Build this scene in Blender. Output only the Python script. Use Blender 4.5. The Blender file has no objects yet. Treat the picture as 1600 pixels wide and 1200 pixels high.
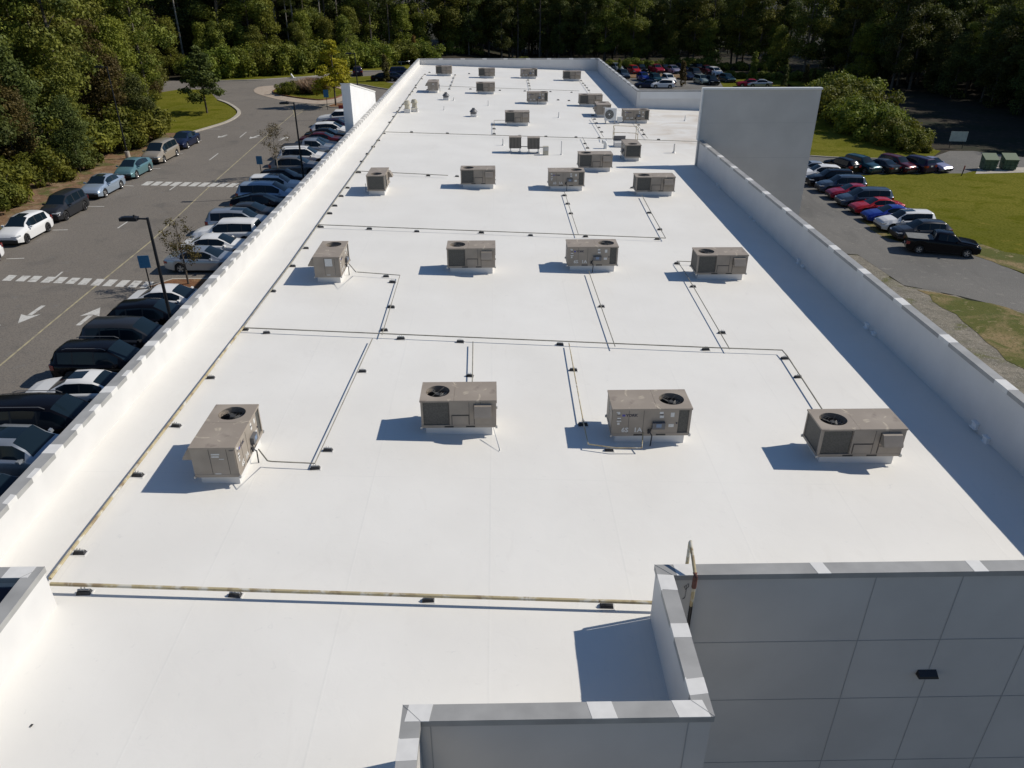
import bpy, bmesh, math, random
import numpy as np
from mathutils import Vector, Matrix
random.seed(7); RNG = np.random.default_rng(11)
R_ = math.radians
C = bpy.context.scene.collection
scene = bpy.context.scene

# ------------------------------------------------------------------ camera, world, sun, exposure
CAMH = 16.7; VPX, VPY, FPX = 775., -37., 1180.
PITCH = math.atan((600 - VPY) / FPX)
YAW = math.atan((800 - VPX) * math.cos(PITCH) / FPX)
cam_d = bpy.data.cameras.new('camera'); cam = bpy.data.objects.new('camera', cam_d); C.objects.link(cam)
cam.location = (0, 0, CAMH); cam.rotation_euler = (math.pi / 2 - PITCH, 0, -YAW)
cam_d.sensor_width = 36; cam_d.lens = FPX / 1600 * 36; cam_d.clip_start = .1; cam_d.clip_end = 3000
scene.camera = cam

SUN_EL, SUN_AZ = 40.0, 14.0       # azimuth from +X towards +Y
world = bpy.data.worlds.new('World'); scene.world = world; world.use_nodes = True
nt = world.node_tree; nt.nodes.clear()
sky = nt.nodes.new('ShaderNodeTexSky'); sky.sky_type = 'NISHITA'; sky.sun_disc = False
sky.sun_elevation = R_(SUN_EL); sky.sun_rotation = R_(90 - SUN_AZ); sky.altitude = 100
sky.air_density = 1.0; sky.dust_density = .1; sky.ozone_density = 5.5
bg = nt.nodes.new('ShaderNodeBackground'); bg.inputs[1].default_value = .082
wo = nt.nodes.new('ShaderNodeOutputWorld'); nt.links.new(sky.outputs[0], bg.inputs[0]); nt.links.new(bg.outputs[0], wo.inputs[0])
sl = bpy.data.lights.new('sun', 'SUN'); sl.energy = 4.1; sl.angle = R_(.53); sl.color = (1, .94, .845)
so = bpy.data.objects.new('sun', sl); C.objects.link(so); so.location = (60, 15, 60)
SD = Vector((math.cos(R_(SUN_AZ)) * math.cos(R_(SUN_EL)), math.sin(R_(SUN_AZ)) * math.cos(R_(SUN_EL)), math.sin(R_(SUN_EL))))
so.rotation_euler = SD.to_track_quat('Z', 'Y').to_euler()
scene.view_settings.view_transform = 'Standard'; scene.view_settings.look = 'None'
scene.view_settings.exposure = 0; scene.view_settings.gamma = 1
scene.render.engine = 'CYCLES'
scene.cycles.max_bounces = 6; scene.cycles.diffuse_bounces = 3; scene.cycles.glossy_bounces = 2
scene.cycles.transmission_bounces = 2; scene.cycles.transparent_max_bounces = 4

# ------------------------------------------------------------------ surveying: photo pixel -> point on a real plane
FW = Vector((math.sin(YAW) * math.cos(PITCH), math.cos(YAW) * math.cos(PITCH), -math.sin(PITCH)))
RT = Vector((math.cos(YAW), -math.sin(YAW), 0)); UP = RT.cross(FW)
def ray(x, y): return FW + RT * ((x - 800) / FPX) + UP * ((600 - y) / FPX)
def G(x, y, z=0.0):
    r = ray(x, y); t = (z - CAMH) / r.z
    return Vector((r.x * t, r.y * t, z))
def RZ(X, Y): return 5.45 - .035 * (X + 10.8) + .0015 * (Y - 12)
def RF(x, y, dz=0.0):
    z = 5.0
    for _ in range(25):
        P = G(x, y, z); z = RZ(P.x, P.y) + dz
    return P
def atY(x, y, Y):
    r = ray(x, y); t = Y / r.y; return Vector((r.x * t, Y, r.z * t + CAMH))
def atX(x, y, X):
    r = ray(x, y); t = X / r.x; return Vector((X, r.y * t, r.z * t + CAMH))

# ------------------------------------------------------------------ materials
def mat(name, col, rough=.6, metal=0., var=0., vscale=3., bump=0., bscale=40., col2=None, spec=.5, coat=0., coords='Object', detail=4., lo=.35, hi=.65):
    m = bpy.data.materials.new(name); m.use_nodes = True; n = m.node_tree; p = n.nodes['Principled BSDF']
    p.inputs['Base Color'].default_value = (*col, 1); p.inputs['Roughness'].default_value = rough
    p.inputs['Metallic'].default_value = metal; p.inputs['Specular IOR Level'].default_value = spec
    p.inputs['Coat Weight'].default_value = coat; p.inputs['Coat Roughness'].default_value = .082
    tc = n.nodes.new('ShaderNodeTexCoord')
    if var or col2:
        nz = n.nodes.new('ShaderNodeTexNoise'); nz.inputs['Scale'].default_value = vscale; nz.inputs['Detail'].default_value = detail
        n.links.new(tc.outputs[coords], nz.inputs['Vector'])
        cr = n.nodes.new('ShaderNodeValToRGB'); cr.color_ramp.elements[0].position = lo; cr.color_ramp.elements[1].position = hi
        a = col2 if col2 else tuple(c * (1 - var) for c in col); b = col if col2 else tuple(min(1, c * (1 + var)) for c in col)
        cr.color_ramp.elements[0].color = (*a, 1); cr.color_ramp.elements[1].color = (*b, 1)
        n.links.new(nz.outputs['Fac'], cr.inputs['Fac']); n.links.new(cr.outputs['Color'], p.inputs['Base Color'])
    if bump:
        nb = n.nodes.new('ShaderNodeTexNoise'); nb.inputs['Scale'].default_value = bscale; nb.inputs['Detail'].default_value = 4
        n.links.new(tc.outputs[coords], nb.inputs['Vector'])
        bp = n.nodes.new('ShaderNodeBump'); bp.inputs['Strength'].default_value = bump; bp.inputs['Distance'].default_value = .02
        n.links.new(nb.outputs['Fac'], bp.inputs['Height']); n.links.new(bp.outputs['Normal'], p.inputs['Normal'])
    return m
def layered(name, layers, rough=.9, bump=0., bscale=20., spec=.2):
    """layers: base colour first, then (colour, noise scale, lo, hi, distort, detail) mixed on top by noise; object coordinates are metres"""
    m = bpy.data.materials.new(name); m.use_nodes = True; n = m.node_tree; p = n.nodes['Principled BSDF']
    p.inputs['Roughness'].default_value = rough; p.inputs['Specular IOR Level'].default_value = spec
    tc = n.nodes.new('ShaderNodeTexCoord'); last = None
    for i, L in enumerate(layers[1:]):
        col, sc, lo, hi = L[:4]; dist = L[4] if len(L) > 4 else 0; off = L[5] if len(L) > 5 else (0, 0, 0); st = L[6] if len(L) > 6 else (1, 1, 1)
        mp = n.nodes.new('ShaderNodeMapping'); mp.inputs['Location'].default_value = (i * 13.7 + off[0], i * 7.1 + off[1], 0); mp.inputs['Scale'].default_value = st
        n.links.new(tc.outputs['Object'], mp.inputs['Vector'])
        nz = n.nodes.new('ShaderNodeTexNoise'); nz.inputs['Scale'].default_value = sc; nz.inputs['Detail'].default_value = 5; nz.inputs['Distortion'].default_value = dist
        n.links.new(mp.outputs[0], nz.inputs['Vector'])
        mr = n.nodes.new('ShaderNodeMapRange'); mr.inputs[1].default_value = lo; mr.inputs[2].default_value = hi
        n.links.new(nz.outputs['Fac'], mr.inputs[0])
        mx = n.nodes.new('ShaderNodeMix'); mx.data_type = 'RGBA'
        n.links.new(mr.outputs[0], mx.inputs[0])
        if last is None: mx.inputs[6].default_value = (*layers[0], 1)
        else: n.links.new(last, mx.inputs[6])
        mx.inputs[7].default_value = (*col, 1); last = mx.outputs[2]
    n.links.new(last, p.inputs['Base Color'])
    if bump:
        nb = n.nodes.new('ShaderNodeTexNoise'); nb.inputs['Scale'].default_value = bscale; nb.inputs['Detail'].default_value = 5
        n.links.new(tc.outputs['Object'], nb.inputs['Vector'])
        bp = n.nodes.new('ShaderNodeBump'); bp.inputs['Strength'].default_value = bump; bp.inputs['Distance'].default_value = .082
        n.links.new(nb.outputs['Fac'], bp.inputs['Height']); n.links.new(bp.outputs['Normal'], p.inputs['Normal'])
    return m
def leafmat(name, c1, c2, hue=.25, sc=.55):
    m = bpy.data.materials.new(name); m.use_nodes = True; n = m.node_tree; p = n.nodes['Principled BSDF']
    p.inputs['Roughness'].default_value = .65; p.inputs['Specular IOR Level'].default_value = .25
    tc = n.nodes.new('ShaderNodeTexCoord'); nz = n.nodes.new('ShaderNodeTexNoise'); nz.inputs['Scale'].default_value = sc; nz.inputs['Detail'].default_value = 6
    n.links.new(tc.outputs['Object'], nz.inputs['Vector'])
    cr = n.nodes.new('ShaderNodeValToRGB'); cr.color_ramp.elements[0].position = .32; cr.color_ramp.elements[1].position = .68
    cr.color_ramp.elements[0].color = (*c1, 1); cr.color_ramp.elements[1].color = (*c2, 1)
    n.links.new(nz.outputs['Fac'], cr.inputs['Fac'])
    oi = n.nodes.new('ShaderNodeObjectInfo'); hs = n.nodes.new('ShaderNodeHueSaturation')
    mr = n.nodes.new('ShaderNodeMapRange'); mr.inputs[3].default_value = 1 - hue; mr.inputs[4].default_value = 1 + hue
    mh = n.nodes.new('ShaderNodeMapRange'); mh.inputs[3].default_value = .475; mh.inputs[4].default_value = .515
    n.links.new(oi.outputs['Random'], mr.inputs[0]); n.links.new(mr.outputs[0], hs.inputs['Value'])
    n.links.new(oi.outputs['Random'], mh.inputs[0]); n.links.new(mh.outputs[0], hs.inputs['Hue'])
    n.links.new(cr.outputs['Color'], hs.inputs['Color']); n.links.new(hs.outputs[0], p.inputs['Base Color'])
    tr = n.nodes.new('ShaderNodeBsdfTranslucent'); n.links.new(hs.outputs[0], tr.inputs[0])
    ms = n.nodes.new('ShaderNodeMixShader'); ms.inputs[0].default_value = .3
    out = n.nodes['Material Output']; n.links.new(p.outputs[0], ms.inputs[1]); n.links.new(tr.outputs[0], ms.inputs[2]); n.links.new(ms.outputs[0], out.inputs[0])
    return m

# white roof membrane: faint sheet seams, scuffs and some tan ponding stains
def roof_material():
    m = bpy.data.materials.new('roof_membrane'); m.use_nodes = True; n = m.node_tree; p = n.nodes['Principled BSDF']
    p.inputs['Roughness'].default_value = .55; p.inputs['Specular IOR Level'].default_value = .3
    tc = n.nodes.new('ShaderNodeTexCoord')
    def noise(sc, det, dist=0., stretch=(1, 1, 1)):
        mp = n.nodes.new('ShaderNodeMapping'); mp.inputs['Scale'].default_value = stretch; n.links.new(tc.outputs['Object'], mp.inputs['Vector'])
        z = n.nodes.new('ShaderNodeTexNoise'); z.inputs['Scale'].default_value = sc; z.inputs['Detail'].default_value = det; z.inputs['Distortion'].default_value = dist
        n.links.new(mp.outputs[0], z.inputs['Vector']); return z.outputs['Fac']
    def rng(s, a, b, c, d):
        q = n.nodes.new('ShaderNodeMapRange'); q.inputs[1].default_value = a; q.inputs[2].default_value = b; q.inputs[3].default_value = c; q.inputs[4].default_value = d
        n.links.new(s, q.inputs[0]); return q.outputs[0]
    def math_(op, a, b=None, v=None):
        q = n.nodes.new('ShaderNodeMath'); q.operation = op; n.links.new(a, q.inputs[0])
        if b is not None: n.links.new(b, q.inputs[1])
        if v is not None: q.inputs[1].default_value = v
        return q.outputs[0]
    def mix(f, a, b):
        q = n.nodes.new('ShaderNodeMix'); q.data_type = 'RGBA'; n.links.new(f, q.inputs[0])
        if isinstance(a, tuple): q.inputs[6].default_value = (*a, 1)
        else: n.links.new(a, q.inputs[6])
        q.inputs[7].default_value = (*b, 1); return q.outputs[2]
    c = mix(rng(noise(.35, 6), .3, .7, 0, 1), (.735, .712, .660), (.79, .768, .715))
    c = mix(rng(noise(6, 5, 1.), .66, .8, 0, .5), c, (.60, .59, .56))
    c = mix(rng(noise(1.2, 6, 2., (1, .25, 1)), .62, .8, 0, .35), c, (.66, .63, .58))
    sp = n.nodes.new('ShaderNodeSeparateXYZ'); n.links.new(tc.outputs['Object'], sp.inputs[0])
    # tan dirt on the annex corner where water stands (x > 10, y 58..82)
    ax = rng(sp.outputs[0], 9.5, 15, 0, 1); ay = rng(sp.outputs[1], 57, 64, 0, 1); ay2 = rng(sp.outputs[1], 80, 84, 1, 0)
    f = math_('MULTIPLY', math_('MULTIPLY', ax, ay), ay2); f = math_('MULTIPLY', f, rng(noise(.3, 6, 1.5), .35, .7, 0, .75))
    c = mix(f, c, (.56, .48, .38))
    # seams: sheets 3.05 m wide running along y, and end laps every 30 m
    def seam(src, per, off, w):
        a = n.nodes.new('ShaderNodeMath'); a.operation = 'ADD'; a.inputs[1].default_value = off; n.links.new(src, a.inputs[0])
        md = n.nodes.new('ShaderNodeMath'); md.operation = 'PINGPONG'; md.inputs[1].default_value = per / 2; n.links.new(a.outputs[0], md.inputs[0])
        return rng(md.outputs[0], 0, w, 1, 0)
    s1 = seam(sp.outputs[0], 3.05, .25, .035); s2 = seam(sp.outputs[1], 9.15, 2.0, .03)
    mx = n.nodes.new('ShaderNodeMath'); mx.operation = 'MAXIMUM'; n.links.new(s1, mx.inputs[0]); n.links.new(s2, mx.inputs[1])
    sf = math_('MULTIPLY', mx.outputs[0], rng(noise(.5, 4), .35, .65, .0, .13))
    c = mix(sf, c, (.50, .50, .49))
    n.links.new(c, p.inputs['Base Color'])
    bp = n.nodes.new('ShaderNodeBump'); bp.inputs['Strength'].default_value = .25; bp.inputs['Distance'].default_value = .03
    hh = math_('ADD', noise(1.6, 5, .5), math_('MULTIPLY', mx.outputs[0], None, .12)); n.links.new(hh, bp.inputs['Height']); n.links.new(bp.outputs['Normal'], p.inputs['Normal'])
    return m

def nth_(i):
    i += 1; return '%d%s' % (i, 'th' if 10 < i % 100 < 14 else {1: 'st', 2: 'nd', 3: 'rd'}.get(i % 10, 'th'))
M = {}
M['roof'] = roof_material()
M['parapet'] = mat('parapet_membrane', (.67, .655, .63), .6, var=.03, vscale=1.2, bump=.12, bscale=2.5, spec=.3)
M['white_coat'] = mat('white_coating', (.70, .685, .65), .5, var=.04, vscale=5)
M['coping'] = mat('coping_metal', (.335, .33, .315), .5, .0, var=.12, vscale=1.5)
M['wallgrey'] = mat('grey_wall_panel', (.535, .515, .485), .7, var=.05, vscale=.6, bump=.05, bscale=30)
M['wallwhite'] = mat('white_wall_panel', (.74, .735, .72), .7, var=.03, vscale=.8)
M['seam'] = mat('joint_seam', (.33, .33, .325), .8)
M['navy'] = mat('dark_navy', (.035, .042, .075), .4)
M['rtu'] = mat('tan_sheet_metal', (.300, .256, .208), .5, var=.12, vscale=1.6, detail=6)
M['rtu_top'] = layered('tan_dusty_top', [(.310, .262, .212), ((.37, .315, .255), 1.1, .42, .66), ((.50, .43, .33), 2.2, .60, .68, 1.4), ((.22, .18, .15), 3.0, .62, .75, .6)], rough=.55, spec=.35)
M['rtu_dark'] = mat('tan_seam', (.07, .06, .052), .7)
M['coil'] = mat('condenser_coil', (.075, .072, .063), .6, var=.25, vscale=30, coords='Object')
M['fan_dark'] = mat('fan_well', (.015, .015, .017), .6)
M['fan_metal'] = mat('fan_blade', (.07, .07, .07), .6)
M['sticker'] = mat('paper_sticker', (.62, .61, .58), .6, var=.1, vscale=30)
M['sticker_y'] = mat('yellow_sticker', (.55, .42, .16), .6)
M['disc'] = mat('disconnect_box', (.12, .12, .125), .5)
M['disc_label'] = mat('disconnect_label', (.16, .22, .32), .5); M['logo'] = mat('logo_print', (.04, .035, .05), .5)
M['logo_blue'] = mat('logo_blue', (.06, .06, .28), .5)
M['scup'] = mat('white_scupper_metal', (.86, .86, .85), .35); M['galv'] = mat('galvanised_steel', (.45, .45, .44), .4, .6, var=.1, vscale=8)
M['pipe_y'] = layered('flaking_yellow_pipe', [(.46, .385, .23), ((.30, .23, .14), 2.2, .48, .62, 1.), ((.60, .57, .48), 3.0, .52, .64, .8), ((.22, .15, .09), 6., .66, .72)], rough=.6)
M['pipe_g'] = mat('weathered_grey_pipe', (.26, .24, .19), .6, var=.25, vscale=3)
M['pipe_r'] = mat('rust_brown_pipe', (.14, .055, .04), .6, var=.3, vscale=8)
M['rubber'] = mat('black_rubber', (.032, .032, .034), .8, var=.4, vscale=10)
M['black'] = mat('black_metal', (.012, .012, .014), .45)
M['whiteplastic'] = mat('white_plastic', (.7, .7, .68), .4)
M['asphalt'] = layered('asphalt', [(.195, .172, .145), ((.220, .195, .165), .09, .4, .65), ((.145, .132, .115), .35, .55, .75, .8), ((.21, .20, .185), 1.3, .62, .78), ((.095, .09, .085), 14., .45, .75), ((.24, .23, .21), 35., .58, .75)], rough=.85, bump=.15, bscale=60)
M['asphalt_r'] = layered('pale_asphalt', [(.165, .158, .145), ((.20, .19, .172), .12, .4, .65), ((.13, .125, .115), .4, .55, .75, .8, (0, 0, 0), (1, .3, 1)), ((.25, .235, .21), 2.0, .60, .75), ((.10, .098, .09), 16., .45, .75)], rough=.88, bump=.15, bscale=60)
M['paint'] = layered('white_road_paint', [(.56, .55, .51), ((.36, .34, .31), 3.0, .52, .7), ((.22, .21, .19), 9., .62, .72)], rough=.7)
M['paint_y'] = layered('yellow_road_paint', [(.42, .37, .23), ((.28, .25, .18), 2.0, .42, .62)], rough=.7)
M['concrete'] = layered('kerb_concrete', [(.44, .40, .34), ((.34, .31, .26), .8, .45, .7), ((.50, .46, .40), 6., .5, .7)], rough=.85)
M['apron'] = layered('tan_brick_apron', [(.40, .33, .26), ((.33, .26, .20), 1.5, .45, .65), ((.46, .40, .33), 7., .5, .7)], rough=.85)
M['lawn'] = layered('mown_lawn', [(.128, .130, .020), ((.170, .160, .026), .06, .4, .62, .4), ((.095, .105, .006), .4, .5, .7, .6), ((.24, .19, .04), .7, .62, .8, 1.), ((.065, .075, .005), 5., .45, .75), ((.21, .19, .02), 12., .6, .8)], rough=1., bump=.5, bscale=18, spec=.02)
M['lawn_dry'] = layered('patchy_lawn', [(.10, .105, .022), ((.26, .19, .095), .35, .42, .62, .8), ((.08, .10, .018), .9, .5, .68, .7), ((.32, .25, .14), 1.8, .6, .74, 1.), ((.06, .07, .016), 7., .5, .75)], rough=.95, bump=.5, bscale=18)
M['gravel'] = layered('gravel', [(.21, .19, .15), ((.12, .125, .04), .45, .52, .66, .9), ((.27, .24, .19), .8, .45, .62, .6), ((.15, .14, .11), 2.5, .5, .7), ((.38, .35, .30), 9., .56, .7), ((.10, .095, .08), 22., .52, .7)], rough=.95, bump=.7, bscale=14)
M['straw'] = layered('pine_straw_bank', [(.21, .125, .07), ((.10, .105, .03), .35, .5, .62, .8), ((.30, .21, .13), .8, .5, .7), ((.12, .07, .04), 2.5, .5, .7), ((.36, .28, .2), 8., .6, .72)], rough=.95, bump=.5, bscale=14)
M['mulch'] = layered('red_mulch', [(.19, .09, .045), ((.28, .16, .08), 1.2, .45, .65), ((.10, .05, .03), 8., .5, .7)], rough=.95, bump=.6, bscale=20)
M['forest_floor'] = layered('forest_floor', [(.035, .028, .018), ((.02, .024, .010), .2, .45, .65), ((.06, .045, .03), 1.2, .55, .7)], rough=.95)
M['bark'] = mat('grey_brown_bark', (.11, .09, .07), .9, var=.35, vscale=2.5, bump=.6, bscale=12)
M['bark_pale'] = mat('pale_bark', (.26, .235, .20), .9, var=.3, vscale=1.5, bump=.4, bscale=12)
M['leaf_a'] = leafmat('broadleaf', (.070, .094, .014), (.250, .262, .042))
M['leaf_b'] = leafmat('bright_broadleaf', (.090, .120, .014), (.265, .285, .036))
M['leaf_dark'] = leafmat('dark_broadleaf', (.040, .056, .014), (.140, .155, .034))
M['leaf_pine'] = leafmat('pine_needles', (.048, .068, .016), (.145, .160, .034))
M['leaf_yellow'] = leafmat('yellowing_leaves', (.26, .28, .014), (.50, .50, .028), .06)
M['leaf_brown'] = leafmat('brown_leaves', (.10, .075, .035), (.20, .15, .07), .1)
M['leaf_olive'] = leafmat('olive_autumn_leaves', (.07, .06, .018), (.15, .12, .03), .1)
M['leaf_rust'] = leafmat('rusty_leaves', (.13, .07, .02), (.24, .13, .035), .1)
M['grassy'] = leafmat('ornamental_grass', (.26, .17, .11), (.36, .27, .17), .1)
M['glass'] = mat('car_glass', (.008, .016, .024), .06, spec=.26)
M['tyre'] = mat('tyre', (.014, .014, .014), .8)
M['rim'] = mat('alloy_rim', (.42, .42, .42), .3, .7)
M['rim_dark'] = mat('dark_rim', (.06, .06, .065), .35, .6)
M['trim'] = mat('black_trim', (.016, .016, .018), .5)
M['chrome'] = mat('chrome', (.6, .6, .6), .15, 1.)
M['lamp_clear'] = mat('headlight_glass', (.5, .52, .54), .12, .2, coat=.8)
M['lamp_red'] = mat('taillight', (.25, .01, .012), .25, coat=.6)
M['tonneau'] = mat('vinyl_cover', (.16, .16, .15), .75, var=.1, vscale=2)
M['tonneau_k'] = mat('black_vinyl_cover', (.012, .012, .014), .6)
M['sign_blue'] = mat('blue_sign', (.02, .16, .30), .4)
M['sign_white'] = mat('white_sign', (.42, .45, .38), .6, var=.1, vscale=2)
M['green_bin'] = mat('green_steel', (.055, .10, .06), .6, var=.2, vscale=1.5)
M['green_lid'] = mat('olive_lid', (.13, .17, .10), .7)
M['red_metal'] = mat('red_metal', (.32, .035, .02), .5)
M['beige_duct'] = mat('beige_duct', (.50, .46, .36), .55, var=.12, vscale=3)
def paint(name, col, metal=.25, rough=.3): return mat(name, col, rough, metal, coat=.3, spec=.22)
P = {'white': paint('white_paint', (.72, .72, .71), 0), 'black': mat('black_paint', (.004, .004, .006), .22, 0, coat=.12, spec=.15), 'navy': paint('navy_paint', (.010, .016, .045)),
     'charcoal': paint('charcoal_paint', (.035, .037, .042), .4), 'silver': paint('silver_paint', (.40, .43, .46), .6), 'pewter': paint('pewter_paint', (.20, .20, .20), .5),
     'paleblue': paint('pale_blue_silver_paint', (.38, .46, .55), .5), 'teal': paint('pale_teal_paint', (.14, .26, .28), .4), 'champagne': paint('champagne_paint', (.38, .33, .26), .4),
     'red': paint('red_paint', (.38, .012, .018), .1), 'crimson': paint('crimson_paint', (.28, .012, .035), .2), 'maroon': paint('maroon_paint', (.09, .010, .015), .3),
     'blue': paint('blue_paint', (.012, .035, .26), .3), 'slate': paint('slate_blue_paint', (.05, .075, .11), .4), 'plum': paint('plum_paint', (.028, .016, .045), .4), 'lilac': paint('lilac_silver_paint', (.36, .35, .46), .5),
     'darkteal': paint('dark_teal_paint', (.012, .05, .06), .3), 'sage': paint('sage_silver_paint', (.25, .30, .28), .4)}

# ------------------------------------------------------------------ mesh helpers
class MB:
    def __init__(s): s.v = []; s.f = []; s.m = []
    def add(s, vs, fs, mi=0):
        o = len(s.v); s.v += [tuple(v) for v in vs]; s.f += [tuple(i + o for i in f) for f in fs]; s.m += [mi] * len(fs); return s
    def box(s, x0, x1, y0, y1, z0, z1, mi=0):
        vs = [(x, y, z) for z in (z0, z1) for y in (y0, y1) for x in (x0, x1)]
        return s.add(vs, [(0, 2, 3, 1), (4, 5, 7, 6), (0, 1, 5, 4), (2, 6, 7, 3), (0, 4, 6, 2), (1, 3, 7, 5)], mi)
    def prism(s, pts, z0, z1, mi=0):
        n = len(pts); vs = [(p[0], p[1], z0) for p in pts] + [(p[0], p[1], z1) for p in pts]
        return s.add(vs, [tuple(range(n))[::-1], tuple(range(n, 2 * n))] + [(i, (i + 1) % n, n + (i + 1) % n, n + i) for i in range(n)], mi)
    def tube(s, pts, r, seg=8, mi=0, cap=True, r2=None):
        pts = [Vector(p) for p in pts]; n = len(pts); rings = []
        for i, p in enumerate(pts):
            if i == 0: t = pts[1] - p
            elif i == n - 1: t = p - pts[i - 1]
            else: t = (pts[i + 1] - p).normalized() + (p - pts[i - 1]).normalized()
            t.normalize(); a = t.cross(Vector((0, 0, 1)) if abs(t.z) < .9 else Vector((1, 0, 0))).normalized(); b = t.cross(a)
            rr = r if r2 is None else r + (r2 - r) * i / (n - 1)
            rings.append([p + (a * math.cos(2 * math.pi * k / seg) + b * math.sin(2 * math.pi * k / seg)) * rr for k in range(seg)])
        vs = [v for q in rings for v in q]; fs = []
        for i in range(n - 1):
            for k in range(seg): fs.append((i * seg + k, i * seg + (k + 1) % seg, (i + 1) * seg + (k + 1) % seg, (i + 1) * seg + k))
        if cap: fs += [tuple(range(seg))[::-1], tuple(range((n - 1) * seg, n * seg))]
        return s.add(vs, fs, mi)
    def cyl(s, x, y, z0, z1, r, seg=24, mi=0, r1=None): return s.tube([(x, y, z0), (x, y, z1)], r, seg, mi, True, r1)
    def build(s, name, mats, parent=None, smooth=False, angle=35):
        me = bpy.data.meshes.new(name); me.from_pydata(s.v, [], s.f)
        mats = mats if isinstance(mats, (list, tuple)) else [mats]
        for q in mats: me.materials.append(q)
        if len(mats) > 1: me.polygons.foreach_set('material_index', s.m)
        bm = bmesh.new(); bm.from_mesh(me); bmesh.ops.recalc_face_normals(bm, faces=bm.faces); bm.to_mesh(me); bm.free()
        if smooth:
            me.polygons.foreach_set('use_smooth', [True] * len(me.polygons)); me.set_sharp_from_angle(angle=R_(angle))
        me.update(); o = bpy.data.objects.new(name, me); C.objects.link(o)
        if parent: o.parent = parent
        return o
def tag(o, label=None, cat=None, group=None, kind=None):
    if label: o['label'] = label
    if cat: o['category'] = cat
    if group: o['group'] = group
    if kind: o['kind'] = kind
    return o
def thing(name, label, cat, loc=(0, 0, 0), rz=0, group=None):
    o = bpy.data.objects.new(name, None); C.objects.link(o); o.location = loc; o.rotation_euler = (0, 0, rz); o.empty_display_size = .2
    return tag(o, label, cat, group)
def children(o): return KIDS.get(o.name, [])
KIDS = {}
def index_children():
    KIDS.clear()
    for q in bpy.data.objects:
        if q.parent: KIDS.setdefault(q.parent.name, []).append(q)
def copy_tree(o, parent=None):
    c = o.copy(); C.objects.link(c)
    if parent: c.parent = parent
    for ch in list(children(o)): copy_tree(ch, c)
    return c
def place(o, loc, rz=0, sc=(1, 1, 1), label=None, group=None, cat=None):
    o.location = loc; o.rotation_euler = (0, 0, rz); o.scale = sc if isinstance(sc, tuple) else (sc, sc, sc); return tag(o, label, cat, group)
def fit(poly, n=1, jit=0.):
    """densify a polygon and roughen its edge"""
    out = []
    for i, a in enumerate(poly):
        b = poly[(i + 1) % len(poly)]; a = Vector(a[:2]); b = Vector(b[:2]); L = (b - a).length; k = max(1, int(L / n)) if jit else 1
        for j in range(k):
            p = a.lerp(b, j / k)
            if jit: p += Vector((random.uniform(-jit, jit), random.uniform(-jit, jit)))
            out.append((p.x, p.y))
    return out
def sheet(name, poly, z, m, jit=0., n=1., kind='structure'):
    pts = fit(poly, n, jit)
    bm = bmesh.new(); vs = [bm.verts.new((x, y, z)) for x, y in pts]; f = bm.faces.new(vs); f.normal_update()
    if f.normal.z < 0: f.normal_flip()
    bmesh.ops.triangulate(bm, faces=bm.faces); me = bpy.data.meshes.new(name); bm.to_mesh(me); bm.free()
    me.materials.append(m); o = bpy.data.objects.new(name, me); C.objects.link(o); return tag(o, kind=kind)
def gp(*pts): return [tuple(G(*p))[:2] for p in pts]
def strip(mb, pts, w, z, mi=0):
    """flat ribbon following pts"""
    pts = [Vector((p[0], p[1])) for p in pts]
    L = []
    for i, p in enumerate(pts):
        t = (pts[min(i + 1, len(pts) - 1)] - pts[max(i - 1, 0)]).normalized(); nrm = Vector((-t.y, t.x)) * w / 2; L.append((p + nrm, p - nrm))
    for i in range(len(pts) - 1):
        a, b = L[i]; c, d = L[i + 1]; mb.add([(a.x, a.y, z), (b.x, b.y, z), (d.x, d.y, z), (c.x, c.y, z)], [(0, 1, 2, 3)], mi)
def kerb(mb, pts, w=.18, h=.14, z=0.):
    pts = [Vector((p[0], p[1])) for p in pts]; L = []
    for i, p in enumerate(pts):
        t = (pts[min(i + 1, len(pts) - 1)] - pts[max(i - 1, 0)]).normalized(); nrm = Vector((-t.y, t.x)) * w / 2; L.append((p + nrm, p - nrm))
    vs = []; fs = []
    for a, b in L: vs += [(a.x, a.y, z), (a.x, a.y, z + h), (b.x, b.y, z + h), (b.x, b.y, z)]
    for i in range(len(L) - 1):
        o = i * 4; q = o + 4
        fs += [(o, q, q + 1, o + 1), (o + 1, q + 1, q + 2, o + 2), (o + 2, q + 2, q + 3, o + 3)]
    fs += [(0, 1, 2, 3), (len(vs) - 4, len(vs) - 3, len(vs) - 2, len(vs) - 1)]
    mb.add(vs, fs)
def smoothpts(pts, k=6):
    P_ = [Vector((p[0], p[1], 0)) for p in pts]; out = []
    for i in range(len(P_) - 1):
        a = P_[max(i - 1, 0)]; b = P_[i]; c = P_[i + 1]; d = P_[min(i + 2, len(P_) - 1)]
        for j in range(k):
            t = j / k; out.append(.5 * ((2 * b) + (c - a) * t + (2 * a - 5 * b + 4 * c - d) * t * t + (3 * b - a - 3 * c + d) * t ** 3))
    out.append(P_[-1]); return [(p.x, p.y) for p in out]
def text_mesh(s, size, name, m, parent, loc, rot):
    cu = bpy.data.curves.new(name, 'FONT'); cu.body = s; cu.size = size; cu.extrude = .0015; cu.align_x = 'LEFT'; cu.resolution_u = 2; cu.offset = .006
    tmp = bpy.data.objects.new(name + '_tmp', cu); C.objects.link(tmp)
    dg = bpy.context.evaluated_depsgraph_get(); me = bpy.data.meshes.new_from_object(tmp.evaluated_get(dg)); bpy.data.objects.remove(tmp)
    me.materials.clear(); me.materials.append(m); o = bpy.data.objects.new(name, me); C.objects.link(o); o.parent = parent; o.location = loc; o.rotation_euler = rot
    return o

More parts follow.
